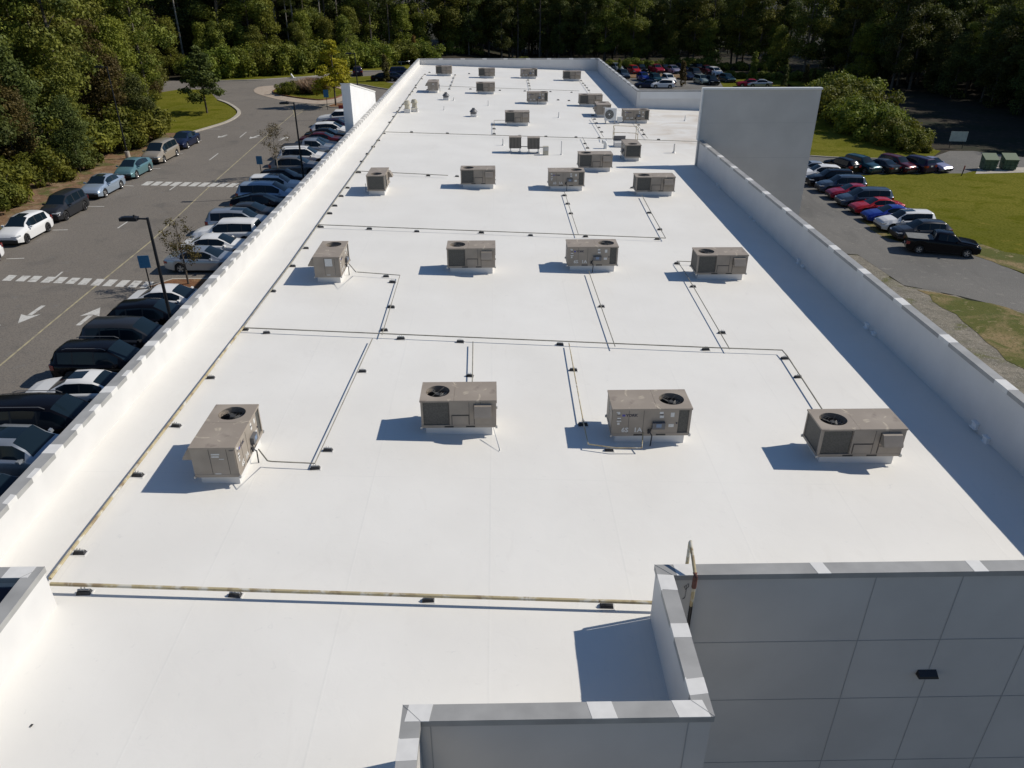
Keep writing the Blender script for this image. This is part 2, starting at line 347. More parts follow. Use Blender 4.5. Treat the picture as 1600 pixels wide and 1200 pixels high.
# ================================================================== GROUND
gm = MB(); gx = [-900, -200, -60, -13, -10, -6, -2, 2, 6, 10, 13, 30, 80, 200, 900]; gy = [-300, 0, 100, 200, 400, 1500]
def gz(x): t = min(1, max(0, (x + 10) / 22)); return -3.2 * t * t * (3 - 2 * t)
for i in range(len(gx) - 1):
    for j in range(len(gy) - 1): gm.add([(gx[i], gy[j], gz(gx[i])), (gx[i + 1], gy[j], gz(gx[i + 1])), (gx[i + 1], gy[j + 1], gz(gx[i + 1])), (gx[i], gy[j + 1], gz(gx[i]))], [(0, 1, 2, 3)])
tag(gm.build('ground', M['forest_floor']), kind='structure')
road_left = [(-36.2, 8), (-36.2, 50), (-36.6, 75), (-37.2, 93)] + gp((303, 207), (350, 193), (369, 183), (373, 174), (358, 163), (342, 157)) + [(-47, 131), (-60, 134), (-90, 140), (-90, 156)] + \
    gp((300, 127), (343, 127), (400, 125.5), (450, 122.5), (488, 120), (520, 116), (560, 112), (600, 111), (640, 110.5)) + [(-12, 168), (-12, 120), (-13.5, 120), (-13.5, 8)]
sheet('road', road_left, .02, M['asphalt'])
sheet('pine_straw_bank', [(-36.4, 6), (-36.4, 50), (-36.8, 75), (-37.4, 94), (-41, 100), (-46, 96), (-50, 70), (-52, 40), (-52, 6)], .012, M['straw'], jit=.35, n=1.5)
sheet('verge_lawn', gp((302, 207), (350, 193.5), (368, 183), (371, 174), (357, 163.5), (341, 157.5), (325, 140), (280, 140)) + [(-62, 118), (-52, 100), (-45, 95)], .03, M['lawn'])
sheet('far_verge', gp((340, 126), (400, 124.7), (450, 121.7), (488, 119.3), (520, 115.3), (560, 111.4), (640, 109.8), (640, 96), (560, 96), (330, 113)), .012, M['lawn'])
sheet('pavement', [(-13.6, 8), (-13.6, 120), (-11.2, 120), (-11.2, 8)], .10, M['concrete'])
apron = gp((396, 141), (405, 136), (430, 134), (470, 133), (520, 134), (550, 140), (548, 150), (530, 160), (500, 163), (470, 161), (440, 157), (415, 151), (400, 146))
isl = gp((427, 143.5), (437, 139.5), (470, 136.5), (515, 137), (535, 143), (530, 152), (505, 157), (485, 156), (460, 153), (440, 149.5), (429, 146.5))
sheet('traffic_island_apron', smoothpts(apron + [apron[0]], 4)[:-1], .05, M['apron'])
sheet('traffic_island_lawn', smoothpts(isl + [isl[0]], 4)[:-1], .17, M['lawn'])
k = MB(); kerb(k, smoothpts(isl + [isl[0]], 4), .2, .16, .05); tag(k.build('traffic_island_kerb', M['mulch']), kind='structure')
lw = gp((528, 126), (545, 122.5), (560, 121), (592, 119), (596, 128), (616, 132), (622, 141), (608, 140.5), (585, 137), (565, 133), (540, 131))
sheet('far_lawn', lw, .15, M['lawn'])
k = MB(); kerb(k, smoothpts([lw[0], lw[-1]] + lw[-2:-6:-1], 3), .2, .16, 0)
kerb(k, smoothpts(gp((303, 207), (350, 193), (369, 183), (373, 174), (358, 163), (342, 157)), 6), .45, .15, 0)
kerb(k, smoothpts(gp((300, 127.3), (343, 127), (400, 125.5), (450, 122.5), (488, 120), (520, 116), (560, 112), (640, 110.5)), 4), .45, .15, 0)
tag(k.build('kerb', M['concrete']), kind='structure')
# planting islands between the perpendicular bays
def mulch_island(poly):
    sheet('planting_island', poly, .12, M['mulch'], jit=.05, n=.6); kk = MB(); kerb(kk, poly + [poly[0]], .16, .13, 0); tag(kk.build('planting_island_kerb', M['concrete']), kind='structure')
mulch_island([(-21.3, 43.6), (-20.3, 44.9), (-14, 44.9), (-14, 43.2), (-20.6, 43.0)])
mulch_island([(-21.9, 74.4), (-21.2, 76.4), (-14, 76.6), (-14, 74.2), (-21.2, 74.0)])
mulch_island([(-24.8, 116.5), (-24, 119), (-16, 119.5), (-16, 115.6), (-24, 115.5)])
# painted markings
mk = MB(); my = MB(); cw = MB()
yl = gp((-60, 618), (0, 572), (80, 505), (165, 435), (235, 378), (290, 327), (340, 280), (410, 218), (450, 185), (462, 175))
strip(my, yl, .11, .026); 
strip(my, smoothpts(gp((444, 163), (452, 166.5), (457, 171), (460, 178), (460, 183)), 4), .12, .027)
strip(my, smoothpts(gp((462, 181), (475, 174), (500, 168), (525, 161)), 4), .12, .027)
for i, (a, b, c, d) in enumerate([(453, 166.5, 515, 164), (457, 170, 500, 167.5), (459, 173.5, 487, 170.5), (460, 177, 476, 174)]): strip(my, gp((a, b), (c, d)), .15, .027)
for a in [(98, 425, 80, 440), (202, 345, 184, 357), (277, 289, 265, 297.5), (341, 240, 327, 250.6), (385, 206.6, 374.7, 215), (0, 508, -22, 527)]: strip(mk, gp(a[:2], a[2:]), .12, .026)
for a in [(10, 405, 38, 404), (82, 360, 106, 359.5), (138, 323, 163, 323), (188, 290, 209, 291), (232, 264, 251, 263.5), (272, 240, 286, 240), (300, 220, 316, 220), (318, 202, 345, 202)]: strip(mk, gp(a[:2], a[2:]), .12, .026)
def arrow(tip, tail):
    a = G(*tip); b = G(*tail); d = (a - b).normalized(); n_ = Vector((-d.y, d.x, 0)); L = (a - b).length
    q = lambda u, v: tuple((b + d * u + n_ * v + Vector((0, 0, .027))))
    mk.add([q(0, -.13), q(0, .13), q(L * .55, .13), q(L * .55, -.13)], [(0, 1, 2, 3)]); mk.add([q(L * .5, -.55), q(L * .58, -.13), q(L * .58, .13), q(L * .5, .55), q(L, 0)], [(0, 1, 2, 3, 4)])
for t, u in [((28, 506), (68, 478)), ((157, 481), (122, 509)), ((340, 215.5), (355, 211)), ((389.5, 217), (405.6, 211.5)), ((450, 214), (436, 220))]: arrow(t, u)
for i in range(25):
    Y = 19.8 + 2.86 * i
    if not (42.5 < Y < 46 or 73 < Y < 77): strip(mk, [(-21.4, Y), (-16.2, Y)], .10, .026)
tops = [(75, 958), (190, 963), (285, 965), (400, 972), (500, 975), (605, 980), (700, 985), (810, 990), (915, 995), (1020, 1000), (1120, 1005), (1215, 1012)]
bots = [(15, 1005), (125, 1010), (225, 1015), (335, 1020), (440, 1025), (540, 1030), (645, 1038), (750, 1045), (850, 1050), (955, 1055), (1060, 1060), (1165, 1065)]
for (tx, ty), (bx, by) in zip(tops, bots):
    f = lambda x, y: G(x / 5.3333, 250 + y / 5.3333, .028)
    cw.add([f(tx, ty), f(tx + 70, ty + 2), f(bx + 72, by + 2), f(bx, by)], [(0, 1, 2, 3)])
for i in range(12):
    f = lambda x, y: G(x, y, .028)
    cw.add([f(230 + 14.8 * i, 283.4 + .3 * i), f(241 + 14.8 * i, 283.5 + .3 * i), f(231 + 14.7 * i, 289.7 + .3 * i), f(220 + 14.7 * i, 289.5 + .3 * i)], [(0, 1, 2, 3)])
tag(mk.build('lane_markings', M['paint']), kind='structure'); tag(my.build('yellow_line', M['paint_y']), kind='structure'); tag(cw.build('crosswalk', M['paint']), kind='structure')
# right-hand side: the land there lies about three metres lower
GR = -3.2
def gpr(*pts): return [tuple(G(p[0], p[1], GR))[:2] for p in pts]
drive = [(14.7, 112)] + gpr((1262, 244), (1312, 247), (1400, 249), (1458, 245.5), (1484, 236), (1520, 236), (1600, 246), (1760, 262), (1760, 276), (1600, 265.8), (1528, 267.5), (1505, 271.5), (1400, 273), (1316, 274), (1340, 284), (1357, 293), (1397, 318), (1440, 343), (1482, 370), (1530, 400), (1600, 429), (1760, 492), (1760, 545), (1600, 488), (1500, 463), (1440, 451), (1412, 446), (1385, 428), (1340, 398)) + [(14.7, 62)]
sheet('access_road', drive, GR + .02, M['asphalt_r'])
sheet('gravel_yard', [(14.7, -20), (14.7, 62)] + gpr((1340, 398), (1385, 428), (1412, 446), (1442, 451), (1500, 464), (1600, 489), (1760, 546)) + [(90, 25), (90, -20)], GR + .012, M['gravel'], jit=.3, n=.8)
sheet('grass_wedge', gpr((1440, 455), (1475, 458), (1520, 468), (1600, 489.5), (1760, 547), (1800, 700), (1690, 660), (1640, 612), (1600, 580), (1560, 548), (1520, 512), (1478, 482)), GR + .03, M['lawn_dry'], jit=.3, n=1)
sheet('lawn', gpr((1316, 273.5), (1400, 272.5), (1505, 271), (1528, 267), (1600, 265.3), (1900, 290)) + [(170, 70), (130, 20)] + gpr((1760, 490), (1600, 428.5), (1530, 399.5), (1482, 369), (1440, 342), (1397, 317), (1357, 292), (1340, 283)), GR + .03, M['lawn'], jit=.18, n=.8)
sheet('worn_verge', gpr((1500, 393), (1522, 380), (1560, 392), (1620, 405), (1700, 440), (1760, 489), (1700, 468), (1600, 429.5), (1530, 402)), GR + .036, M['lawn_dry'], jit=.4, n=.9)
sheet('worn_shoulder', gpr((1345, 345), (1380, 342), (1440, 372), (1420, 380), (1380, 372)), GR + .026, M['lawn_dry'], jit=.25, n=.6)
sheet('upper_lawn', gpr((1230, 130), (1262, 150), (1290, 190), (1340, 206), (1420, 226), (1470, 236), (1458, 245), (1400, 248.6), (1312, 246.5), (1262, 243.5)) + [(32, 90)], GR + .03, M['lawn'])
sheet('far_parking', [(14.7, 112), (12, 178), (20, 192), (40, 193), (54, 190), (58, 166), (54, 146), (40, 112)], GR + .018, M['asphalt_r'])
sheet('far_lot_lawn', gpr((1120, 120), (1180, 116), (1290, 120), (1290, 160), (1160, 150), (1130, 136)), GR + .03, M['lawn'])
sheet('median_strip', gpr((978, 122), (1060, 124), (1125, 126), (1125, 122), (1050, 117), (980, 115)), GR + .14, M['straw'])
k = MB(); kerb(k, smoothpts(gpr((1262, 244), (1312, 247), (1400, 249), (1458, 245.7)), 4), .2, .13, GR); tag(k.build('lawn_kerb', M['concrete']), kind='structure')

# ================================================================== BUILDING
bld = thing('commercial_building', 'long low commercial building with white membrane roof and grey capped parapet walls', 'building', (0, 12, 0))
def part(mb, name, m, parent=bld, **kw):
    o = mb.build(name, m, parent, **kw)
    pl = parent.location if parent else Vector()
    o.matrix_parent_inverse = Matrix.Translation(-pl); return o
roofpoly = [(-10.96, 11.60), (-9.12, 11.60), (-9.12, -10), (-1.54, -10), (-1.54, 8.2), (3.12, 8.2), (3.12, 11.39), (14.44, 11.39), (14.44, 55.5), (22.5, 55.5), (22.5, 82.45), (14.44, 82.45), (14.44, 116.65), (-10.96, 116.65)]
bm = bmesh.new(); f = bm.faces.new([bm.verts.new((x, y, RZ(x, y))) for x, y in roofpoly]); f.normal_update()
if f.normal.z < 0: f.normal_flip()
bmesh.ops.triangulate(bm, faces=bm.faces); me = bpy.data.meshes.new('roof'); bm.to_mesh(me); bm.free(); me.materials.append(M['roof'])
ro = bpy.data.objects.new('roof', me); C.objects.link(ro); ro.parent = bld; ro.matrix_parent_inverse = Matrix.Translation(-bld.location)
TOP = 6.4; CT = .13
outer = MB(); inner = MB(); cop = MB()
# (x0,x1,y0,y1, side where the roof is)
W_ = [(-11.25, -10.93, 11.63, 116.59, 'E'), (-11.25, -9.05, 11.32, 11.63, 'N'), (-9.36, -9.05, -10, 11.32, 'E'), (-11.25, 14.68, 116.59, 116.9, 'S'),
      (14.37, 14.68, 82.56, 116.59, 'W'), (14.37, 26.5, 82.25, 82.56, 'S'), (14.37, 14.68, 11.46, 55.3, 'W'), (3.05, 14.68, 11.15, 11.46, 'N'),
      (3.05, 3.36, 8.26, 11.15, 'W'), (-1.6, 3.36, 7.95, 8.26, 'N'), (-1.6, -1.29, -10, 7.95, 'W')]
for wi, (x0, x1, y0, y1, s) in enumerate(W_):
    i_ = .03; L = .07
    ax = (s in 'EW')
    cop.box(x0, x1, y0, y1, TOP - CT, TOP)
    if ax:
        if s == 'E': outer.box(x0 + i_, x1 - i_ - L, y0, y1, -3.4, TOP - CT); inner.box(x1 - i_ - L, x1 - i_, y0, y1 + (.28 if wi == 2 else 0), 3.5, TOP - CT - .002)
        else: outer.box(x0 + i_ + L, x1 - i_, y0, y1, -3.4, TOP - CT); inner.box(x0 + i_, x0 + i_ + L, y0, y1 + (.28 if wi in (8, 10) else 0), 3.5, TOP - CT - .002)
    else:
        a = x0 + i_ + (L if wi in (7, 9) else 0); b = x1 - i_ - (L if wi == 1 else 0)
        if s == 'N': outer.box(a, b, y0 + i_, y1 - i_ - L, -3.4, TOP - CT - .001); inner.box(a, b, y1 - i_ - L, y1 - i_, 3.5, TOP - CT - .003)
        else: outer.box(a, b, y0 + i_ + L, y1 - i_, -3.4, TOP - CT - .001); inner.box(a, b, y0 + i_, y0 + i_ + L, 3.5, TOP - CT - .003)
# joint bands brushed with white coating, wrapping the roof-side lip
rj = random.Random(3)
def band(x0, x1, y0, y1, s, c, w, full, skew=0.):
    e = .004; zt = TOP + e
    d_ = .14
    if s in 'EW':
        ya = c - w / 2 + rj.uniform(-.03, .03); yb = c + w / 2 + rj.uniform(-.03, .03); sg = 1 if s == 'E' else -1
        inn = x1 if s == 'E' else x0; out = (x0 if s == 'E' else x1) - sg * e
        xa, xb = sorted((inn, out if full else inn - sg * d_)); sh = rj.uniform(-.04, .04)
        cop.prism([(xa, ya), (xb, ya + sh), (xb, yb + sh), (xa, yb)], TOP - .012, zt, 1)
        xa, xb = sorted((inn + sg * .003, inn - sg * .02)); cop.prism([(xa, ya + sh), (xb, ya + sh), (xb, yb + sh), (xa, yb + sh)], TOP - CT - .004, zt - .001, 1)
    else:
        xa = c - w / 2 + rj.uniform(-.03, .03); xb = c + w / 2 + rj.uniform(-.03, .03); sg = 1 if s == 'N' else -1
        inn = y1 if s == 'N' else y0; out = (y0 if s == 'N' else y1) - sg * e
        ya, yb = sorted((inn, out if full else inn - sg * d_)); sh = rj.uniform(-.08, .08)
        cop.prism([(xa, ya), (xb, ya), (xb + sh, yb), (xa + sh, yb)], TOP - .012, zt, 1)
        ya, yb = sorted((inn + sg * .003, inn - sg * .02)); cop.prism([(xa + sh, ya), (xb + sh, ya), (xb + sh, yb), (xa + sh, yb)], TOP - CT - .004, zt - .001, 1)
for i_, y in enumerate(np.arange(12.85, 116, 1.0167)): band(*W_[0], y, .36 if i_ % 3 == 0 else .34, i_ % 3 == 0)
for y in (9.75, 8.4, 6.7): band(*W_[2], y, .45, True)
band(*W_[1], -9.5, .5, True)
for q in [(1106, 229), (1124.5, 244), (1145, 261), (1168, 280), (1197, 301), (1229, 327), (1262, 354), (1303, 386.5), (1350, 424), (1412, 471), (1485, 529), (1577, 601)]: band(*W_[6], G(*q, TOP).y, .62, True)
band(*W_[6], 15.6, .6, True)
for y in np.arange(86, 116, 3.1): band(*W_[4], y, .7, True)
for x in np.arange(-8, 14, 3.1): band(*W_[3], x, .6, True)
for c_, w_ in ((3.62, .42), (6.35, .30), (9.45, .32), (12.6, .32)): band(*W_[7], c_, w_, True)
for c_, w_ in ((9.75, .32), (8.52, .3), (10.98, .4)): band(*W_[8], c_, w_, True)
for c_, w_ in ((1.62, .38), (3.02, .5), (-1.36, .42)): band(*W_[9], c_, w_, True)
for c_, w_ in ((7.45, .4), (6.9, .02)): band(*W_[10], c_, w_, True)
# mitre lines at the corners
for (a, b) in (((3.05, 11.46), (3.36, 11.15)), ((3.05, 8.26), (3.36, 7.95)), ((-1.6, 8.26), (-1.29, 7.95)), ((-9.05, 11.63), (-9.36, 11.32))):
    a = Vector((*a, 0)); b = Vector((*b, 0)); d = (b - a).normalized() * .004; n_ = Vector((-d.y, d.x, 0))
    cop.prism([tuple(a + n_)[:2], tuple(b + n_)[:2], tuple(b - n_)[:2], tuple(a - n_)[:2]], TOP - .01, TOP + .007, 2)
part(outer, 'outer_wall', M['wallgrey']); part(inner, 'parapet_lining', M['parapet']); part(cop, 'coping', [M['coping'], M['white_coat'], M['seam']])
# tall screen wall on the south side of the annex, sloping fin on the far left side
sw = MB(); sw.box(14.30, 22.50, 55.32, 55.62, -3.4, 9.80); part(sw, 'screen_wall', M['wallgrey'])
sc_ = MB(); sc_.box(14.22, 22.56, 55.26, 55.68, 9.80, 9.92); sc_.box(14.22, 14.30, 55.26, 55.68, 6.42, 9.80); part(sc_, 'screen_wall_cap', M['whiteplastic'])
fin = MB(); fz = [(62.0, 4.0), (74.4, 4.0), (74.4, 7.30), (62.0, 9.42)]
vs = [(-11.27, y, z) for y, z in fz] + [(-11.95, y, z) for y, z in fz]
fin.add(vs, [(0, 1, 2, 3), (4, 5, 6, 7), (0, 3, 7, 4), (1, 2, 6, 5), (2, 3, 7, 6), (0, 1, 5, 4)]); part(fin, 'entrance_fin', M['wallwhite'])
fc = MB(); a = (-11.2, 61.94, 9.44); vs = [(-11.22, 61.95, 9.42), (-11.22, 74.45, 7.28), (-12.0, 74.45, 7.28), (-12.0, 61.95, 9.42)]
fc.add(vs + [(x, y, z + .09) for x, y, z in vs], [(0, 1, 2, 3), (4, 5, 6, 7), (0, 1, 5, 4), (1, 2, 6, 5), (2, 3, 7, 6), (3, 0, 4, 7)]); part(fc, 'entrance_fin_cap', M['white_coat'])
nb = MB(); nb.box(14.75, 26.4, 82.24, 82.275, TOP - .80, TOP - CT - .003); part(nb, 'parapet_flashing', M['wallwhite'])
nv = MB(); nv.box(-11.2, -9.4, 11.28, 11.32, .3, TOP - CT - .12); part(nv, 'navy_sheet', M['navy'])  # thin dark navy box over the south face of the left notch wall
# panel joints on the near grey walls and on the screen wall
jt = MB(); yw = 11.18 - .004
def vj(x): jt.box(x - .008, x + .008, yw - .002, yw, -3, TOP - CT - .01)
for x in (atY(1369, 904, yw).x, atY(1503, 908, yw).x, atY(1598, 1014, yw).x, 13.1): vj(x) if x > 4.4 else None
for z in (atY(1200, 1003, yw).z, atY(1200, 1093, yw).z, atY(1200, 1190, yw).z): jt.box(3.4, 14.6, yw - .0035, yw - .0015, z - .008, z + .008)
yb = 7.98 - .004
for x in (atY(672, 1130, yb).x, atY(1076, 1127, yb).x): jt.box(x - .007, x + .007, yb - .002, yb, 2, TOP - CT - .01)
part(jt, 'wall_joint', M['seam'])
sj = MB()
for z in (7.6, 5.2, 2.8): sj.box(14.7, 22.5, 55.314, 55.32, z - .012, z + .012)
part(sj, 'screen_wall_joint', mat('soft_joint', (.46, .45, .43), .8))
# wall pack lamp on the near grey wall
lp = atY(1447, 1050, yw); wl = MB()
vs = [(-.22, 0, -.05), (.22, 0, -.05), (.20, 0, .075), (-.20, 0, .075), (-.22, -.15, -.05), (.22, -.15, -.05), (.20, -.13, .0), (-.20, -.13, .0)]
wl.add(vs, [(0, 1, 2, 3), (4, 5, 6, 7), (0, 1, 5, 4), (3, 2, 6, 7), (0, 3, 7, 4), (1, 2, 6, 5)])
t = thing('wall_lamp', 'black wall pack lamp fixed to the near grey panelled wall', 'lamp', lp)
wl.build('lamp_housing', M['black'], t); q = MB(); q.box(-.16, .16, -.13, -.03, -.062, -.051); q.build('lamp_lens', M['galv'], t)
# scuppers in the right parapet
k = 0
SCUP = [((1524, 665), 1), ((1541, 688), 0), ((1355, 510), 1), ((1365, 524), 0), ((1248, 409), 1), ((1254, 419), 0), ((1173, 342), 1), ((1178, 348), 0), ((1121, 290), 1), ((1124, 295), 0)]
nth = ['nearest', 'second', 'third', 'fourth', 'farthest']
for i, (q, hi_) in enumerate(SCUP):
    pt = atX(*q, 14.36); s = MB(); s.box(-.10, -.0, -.10, .10, -.05, .10); s.box(-.13, -.002, -.13, .13, .10, .13); s.box(-.14, .0, -.13, .13, -.08, -.05)
    o = s.build('scupper', M['scup']); o.location = (14.402, pt.y, pt.z)
    tag(o, 'small white scupper box low on the right parapet, %s one of the %s pair' % ('far' if hi_ else 'near', nth[i // 2]), 'scupper', 'scuppers along the right parapet')

# ================================================================== ROOFTOP UNITS (local: coil and hood face -Y, fan at -X; z=0 at the roof)
def make_rtu():
    t = thing('rooftop_unit', 'x', 'air conditioner')
    W, D, z0, z1 = 1.065, .545, .30, 1.16
    c = MB(); c.box(-W + .12, W - .12, -D + .08, D - .08, -.12, z0 - .03); c.build('curb', M['parapet'], t)
    c = MB(); c.box(-W, W, -D, D, z0 - .03, z0 + .055)
    for sy in (-D - .003, D + .003):
        for x in (-.28, .33): c.box(x - .13, x + .13, min(sy, sy * .9), max(sy, sy * .9), z0 - .02, z0 + .03, 1)
    for x in (-W, W):
        for y in (-D, D): c.box(x - .03, x + .03, y - .02, y + .02, z0 - .05, z0 + .02, 2)
    c.build('base_rail', [M['rtu'], M['black'], M['galv']], t)
    # cabinet: solid right-hand section, open coil section on the left
    b = MB(); e = .004
    b.box(-.27, W - .006, -D + .006, D - .006, z0 + .055, z1 - .05)
    b.box(-.72, -.2705, D - .05, D - .006, z0 + .055, z1 - .05)
    for y_ in ((-D + .006, -D + .07), (D - .07, D - .006)): q = MB(); q.box(-W + .006, -W + .07, *y_, z0 + .055, z1 - .05); q.build('corner_post', M['rtu'], t)
    part_ = b.build('cabinet', M['rtu'], t)
    zs = (z0 + .06, z1 - .06)
    for q in [(.295, .305, -D + .002, -D + .008, *zs), (-.263, -.253, -D + .002, -D + .008, *zs), (.62, .628, -D + .002, -D + .008, *zs), (.215, .225, D - .008, D - .002, *zs), (.615, .625, D - .008, D - .002, *zs),
              (W - .008, W - .002, -.1, -.09, *zs), (W - .008, W - .002, .32, .33, *zs)]:
        s = MB(); s.box(*q); s.build('panel_seam', M['rtu_dark'], t)
    g = MB()   # condenser coil faces
    g.box(-W + .07, -.28, -D + .03, -D + .05, z0 + .06, z1 - .06); g.box(-W + .02, -W + .045, -D + .07, D - .07, z0 + .06, z1 - .06)
    g.box(-W + .07, -.72, D - .05, D - .03, z0 + .06, z1 - .06); g.box(-.72, -.70, D - .2, D - .05, z0 + .06, z1 - .06)
    g.build('condenser_coil', M['coil'], t)
    # top with round fan opening
    fx, fy, fr = -.60, 0, .34; n = 40; tp = MB(); x0, x1, y0, y1 = -W - .012, -.12, -D - .012, D + .012
    ring = [(fx + fr * math.cos(2 * math.pi * i / n), fy + fr * math.sin(2 * math.pi * i / n)) for i in range(n)]
    def sq(i):
        a = 2 * math.pi * i / n; dx, dy = math.cos(a), math.sin(a); ts = []
        if dx > 1e-9: ts.append((x1 - fx) / dx)
        if dx < -1e-9: ts.append((x0 - fx) / dx)
        if dy > 1e-9: ts.append((y1 - fy) / dy)
        if dy < -1e-9: ts.append((y0 - fy) / dy)
        q = min(ts); return (fx + dx * q, fy + dy * q)
    out = [sq(i) for i in range(n)]
    # make square corners exact by snapping the nearest ray
    for cx, cy in ((x0, y0), (x0, y1), (x1, y0), (x1, y1)):
        j = min(range(n), key=lambda i: (out[i][0] - cx) ** 2 + (out[i][1] - cy) ** 2); out[j] = (cx, cy)
    vs = [(x, y, z1) for x, y in ring] + [(x, y, z1) for x, y in out] + [(x, y, z1 - .05) for x, y in out] + [(x, y, z1 - .16) for x, y in ring]
    fs = []
    for i in range(n):
        j = (i + 1) % n; fs += [(i, j, n + j, n + i), (n + i, n + j, 2 * n + j, 2 * n + i), (i, 3 * n + i, 3 * n + j, j)]
    tp.add(vs, fs); tp.box(-.115, W + .012, -D - .012, D + .012, z1 - .05, z1 - .001)
    tp.build('top_panel', M['rtu_top'], t)
    fn = MB(); fn.cyl(fx, fy, z0 + .2, z0 + .21, .45, 28, 0); fn.build('fan_well', M['fan_dark'], t)
    fb = MB(); fb.cyl(fx, fy, z1 - .20, z1 - .08, .07, 14)
    for i in range(4):
        a = i * math.pi / 2 + .4; ca, sa = math.cos(a), math.sin(a); r = lambda u, v, z: (fx + u * ca - v * sa, fy + u * sa + v * ca, z)
        fb.add([r(.06, -.03, z1 - .17), r(.31, -.12, z1 - .20), r(.31, .10, z1 - .12), r(.06, .03, z1 - .13)], [(0, 1, 2, 3)])
    fb.build('fan', M['fan_metal'], t)
    gd = MB()   # wire guard
    for rr in (.33, .26, .19, .12): gd.tube([(fx + rr * math.cos(2 * math.pi * i / 28), fy + rr * math.sin(2 * math.pi * i / 28), z1 - .02) for i in range(29)], .0035, 4, cap=False)
    for i in range(3):
        a = i * math.pi / 3; gd.tube([(fx - .34 * math.cos(a), fy - .34 * math.sin(a), z1 - .026), (fx + .34 * math.cos(a), fy + .34 * math.sin(a), z1 - .026)], .004, 4)
    gd.build('fan_guard', M['black'], t)
    # hood side
    h = MB()
    hx0, hx1 = .45, .93; y = -D + .006
    vs = []
    for x in (hx0, hx1): vs += [(x, y, z1 - .12), (x, y - .12, z1 - .15), (x, y - .27, z1 - .40), (x, y - .27, z1 - .45), (x, y, z1 - .45)]
    h.add(vs, [(0, 1, 2, 3, 4), (9, 8, 7, 6, 5), (0, 5, 6, 1), (1, 6, 7, 2), (2, 7, 8, 3), (3, 8, 9, 4)])
    h.build('intake_hood', M['rtu'], t)
    d = MB(); d.box(-.18, .28, -D - .012, -D + .006, z0 + .07, z0 + .36); d.box(.45, .93, -D - .012, -D + .006, z0 + .07, z0 + .30); d.build('access_panel', M['rtu'], t)
    d = MB(); d.box(-.20, .30, -D - .005, -D + .005, z0 + .36, z0 + .385); d.box(-.20, -.18, -D - .005, -D + .005, z0 + .07, z0 + .36); d.box(.28, .30, -D - .005, -D + .005, z0 + .07, z0 + .36); d.box(.43, .45, -D - .003, -D + .005, z0 + .07, z1 - .12)
    d.build('panel_shadow_gap', M['rtu_dark'], t)
    # service side (+Y)
    yy = D - .006; r = random.Random(5)
    def stick(mb, u0, u1, v0, v1, mi=0): mb.box(-u1, -u0, yy + .001, yy + .004, v0, v1, mi)     # u measured as seen from +Y
    st = MB()
    for u, v, w, hh in [(-.93, .98, .07, .06), (-.93, .83, .10, .04), (-.94, .74, .12, .035), (-.92, .64, .06, .07), (.20, .98, .10, .07), (.21, .85, .11, .08), (.50, .88, .10, .14), (.47, .55, .14, .10), (-.96, 1.03, .09, .03)]:
        st = MB(); stick(st, u, u + w, v, v + hh); st.build('sticker', M['sticker'], t)
    for u0, u1, v0, v1 in ((.21, .30, .94, .97), (-.94, -.85, .95, .97), (-.93, -.84, .80, .82)):
        lb = MB(); lb.box(-u1, -u0, yy + .004, yy + .006, v0, v1); lb.build('warning_print', M['logo'], t)
    lb = MB(); lb.box(-.70, -.66, yy, yy + .02, .66, .70); lb.build('knob', M['logo'], t)
    em = MB(); stick(em, -.80, -.72, .91, .975); em.build('logo_emblem', M['logo_blue'], t)
    text_mesh('YORK', .115, 'logo', M['logo'], t, (.70, yy + .003, .905), (math.pi / 2, 0, math.pi))
    text_mesh('6S', .20, 'stencil', M['sticker'], t, (.80, yy + .003, .40), (math.pi / 2, 0, math.pi)); text_mesh('1A', .20, 'stencil', M['sticker'], t, (.47, yy + .003, .40), (math.pi / 2, 0, math.pi))
    db = MB(); db.box(-.36, -.02, yy, yy + .10, .53, .73); db.box(-.26, -.12, yy + .10, yy + .106, .60, .71, 1); db.build('disconnect_box', [M['disc'], M['disc_label']], t)
    cb = MB(); cb.tube([(0.0, yy + .05, .55), (.03, yy + .07, .42), (-.02, yy + .12, .34), (.0, yy + .12, -.02)], .018, 6); cb.tube([(.06, yy + .04, .50), (.07, yy + .06, .38)], .03, 6)
    cb.build('conduit', M['rubber'], t)
    # end stickers (+X end)
    es = MB(); xx = W - .006
    for y_, z_, w_, h_ in [(-.05, .93, .20, .04), (-.05, .86, .18, .04), (.12, .80, .12, .02), (-.04, .36, .14, .03)]: q = MB(); q.box(xx + .001, xx + .004, y_, y_ + w_, z_, z_ + h_); q.build('end_sticker', M['sticker'], t)
    es.box(xx - .001, xx + .02, D - .15, D - .03, .52, 1.06); es.build('edge_duct', M['rtu'], t)
    return t
rtu0 = make_rtu(); index_children(); first = [True]
def rtu(x0, y0, w, mode, label, dep=1.09):
    """x0,y0: the near left top corner as surveyed"""
    o = rtu0 if first[0] else copy_tree(rtu0); first[0] = False
    s = w / 2.13
    if mode in ('hood', 'service'):
        cx, cy = x0 + w / 2, y0 + dep / 2; rz = 0 if mode == 'hood' else math.pi; sc = (s, 1, 1)
    else:
        L = 2.13; cx, cy = x0 + w / 2, y0 + L / 2; rz = -math.pi / 2 if mode == 'end' else math.pi / 2; sc = (1, w / 1.09, 1)
    place(o, (cx, cy, RZ(cx, cy)), rz, sc, label, 'rooftop air conditioning units', 'air conditioner'); return o
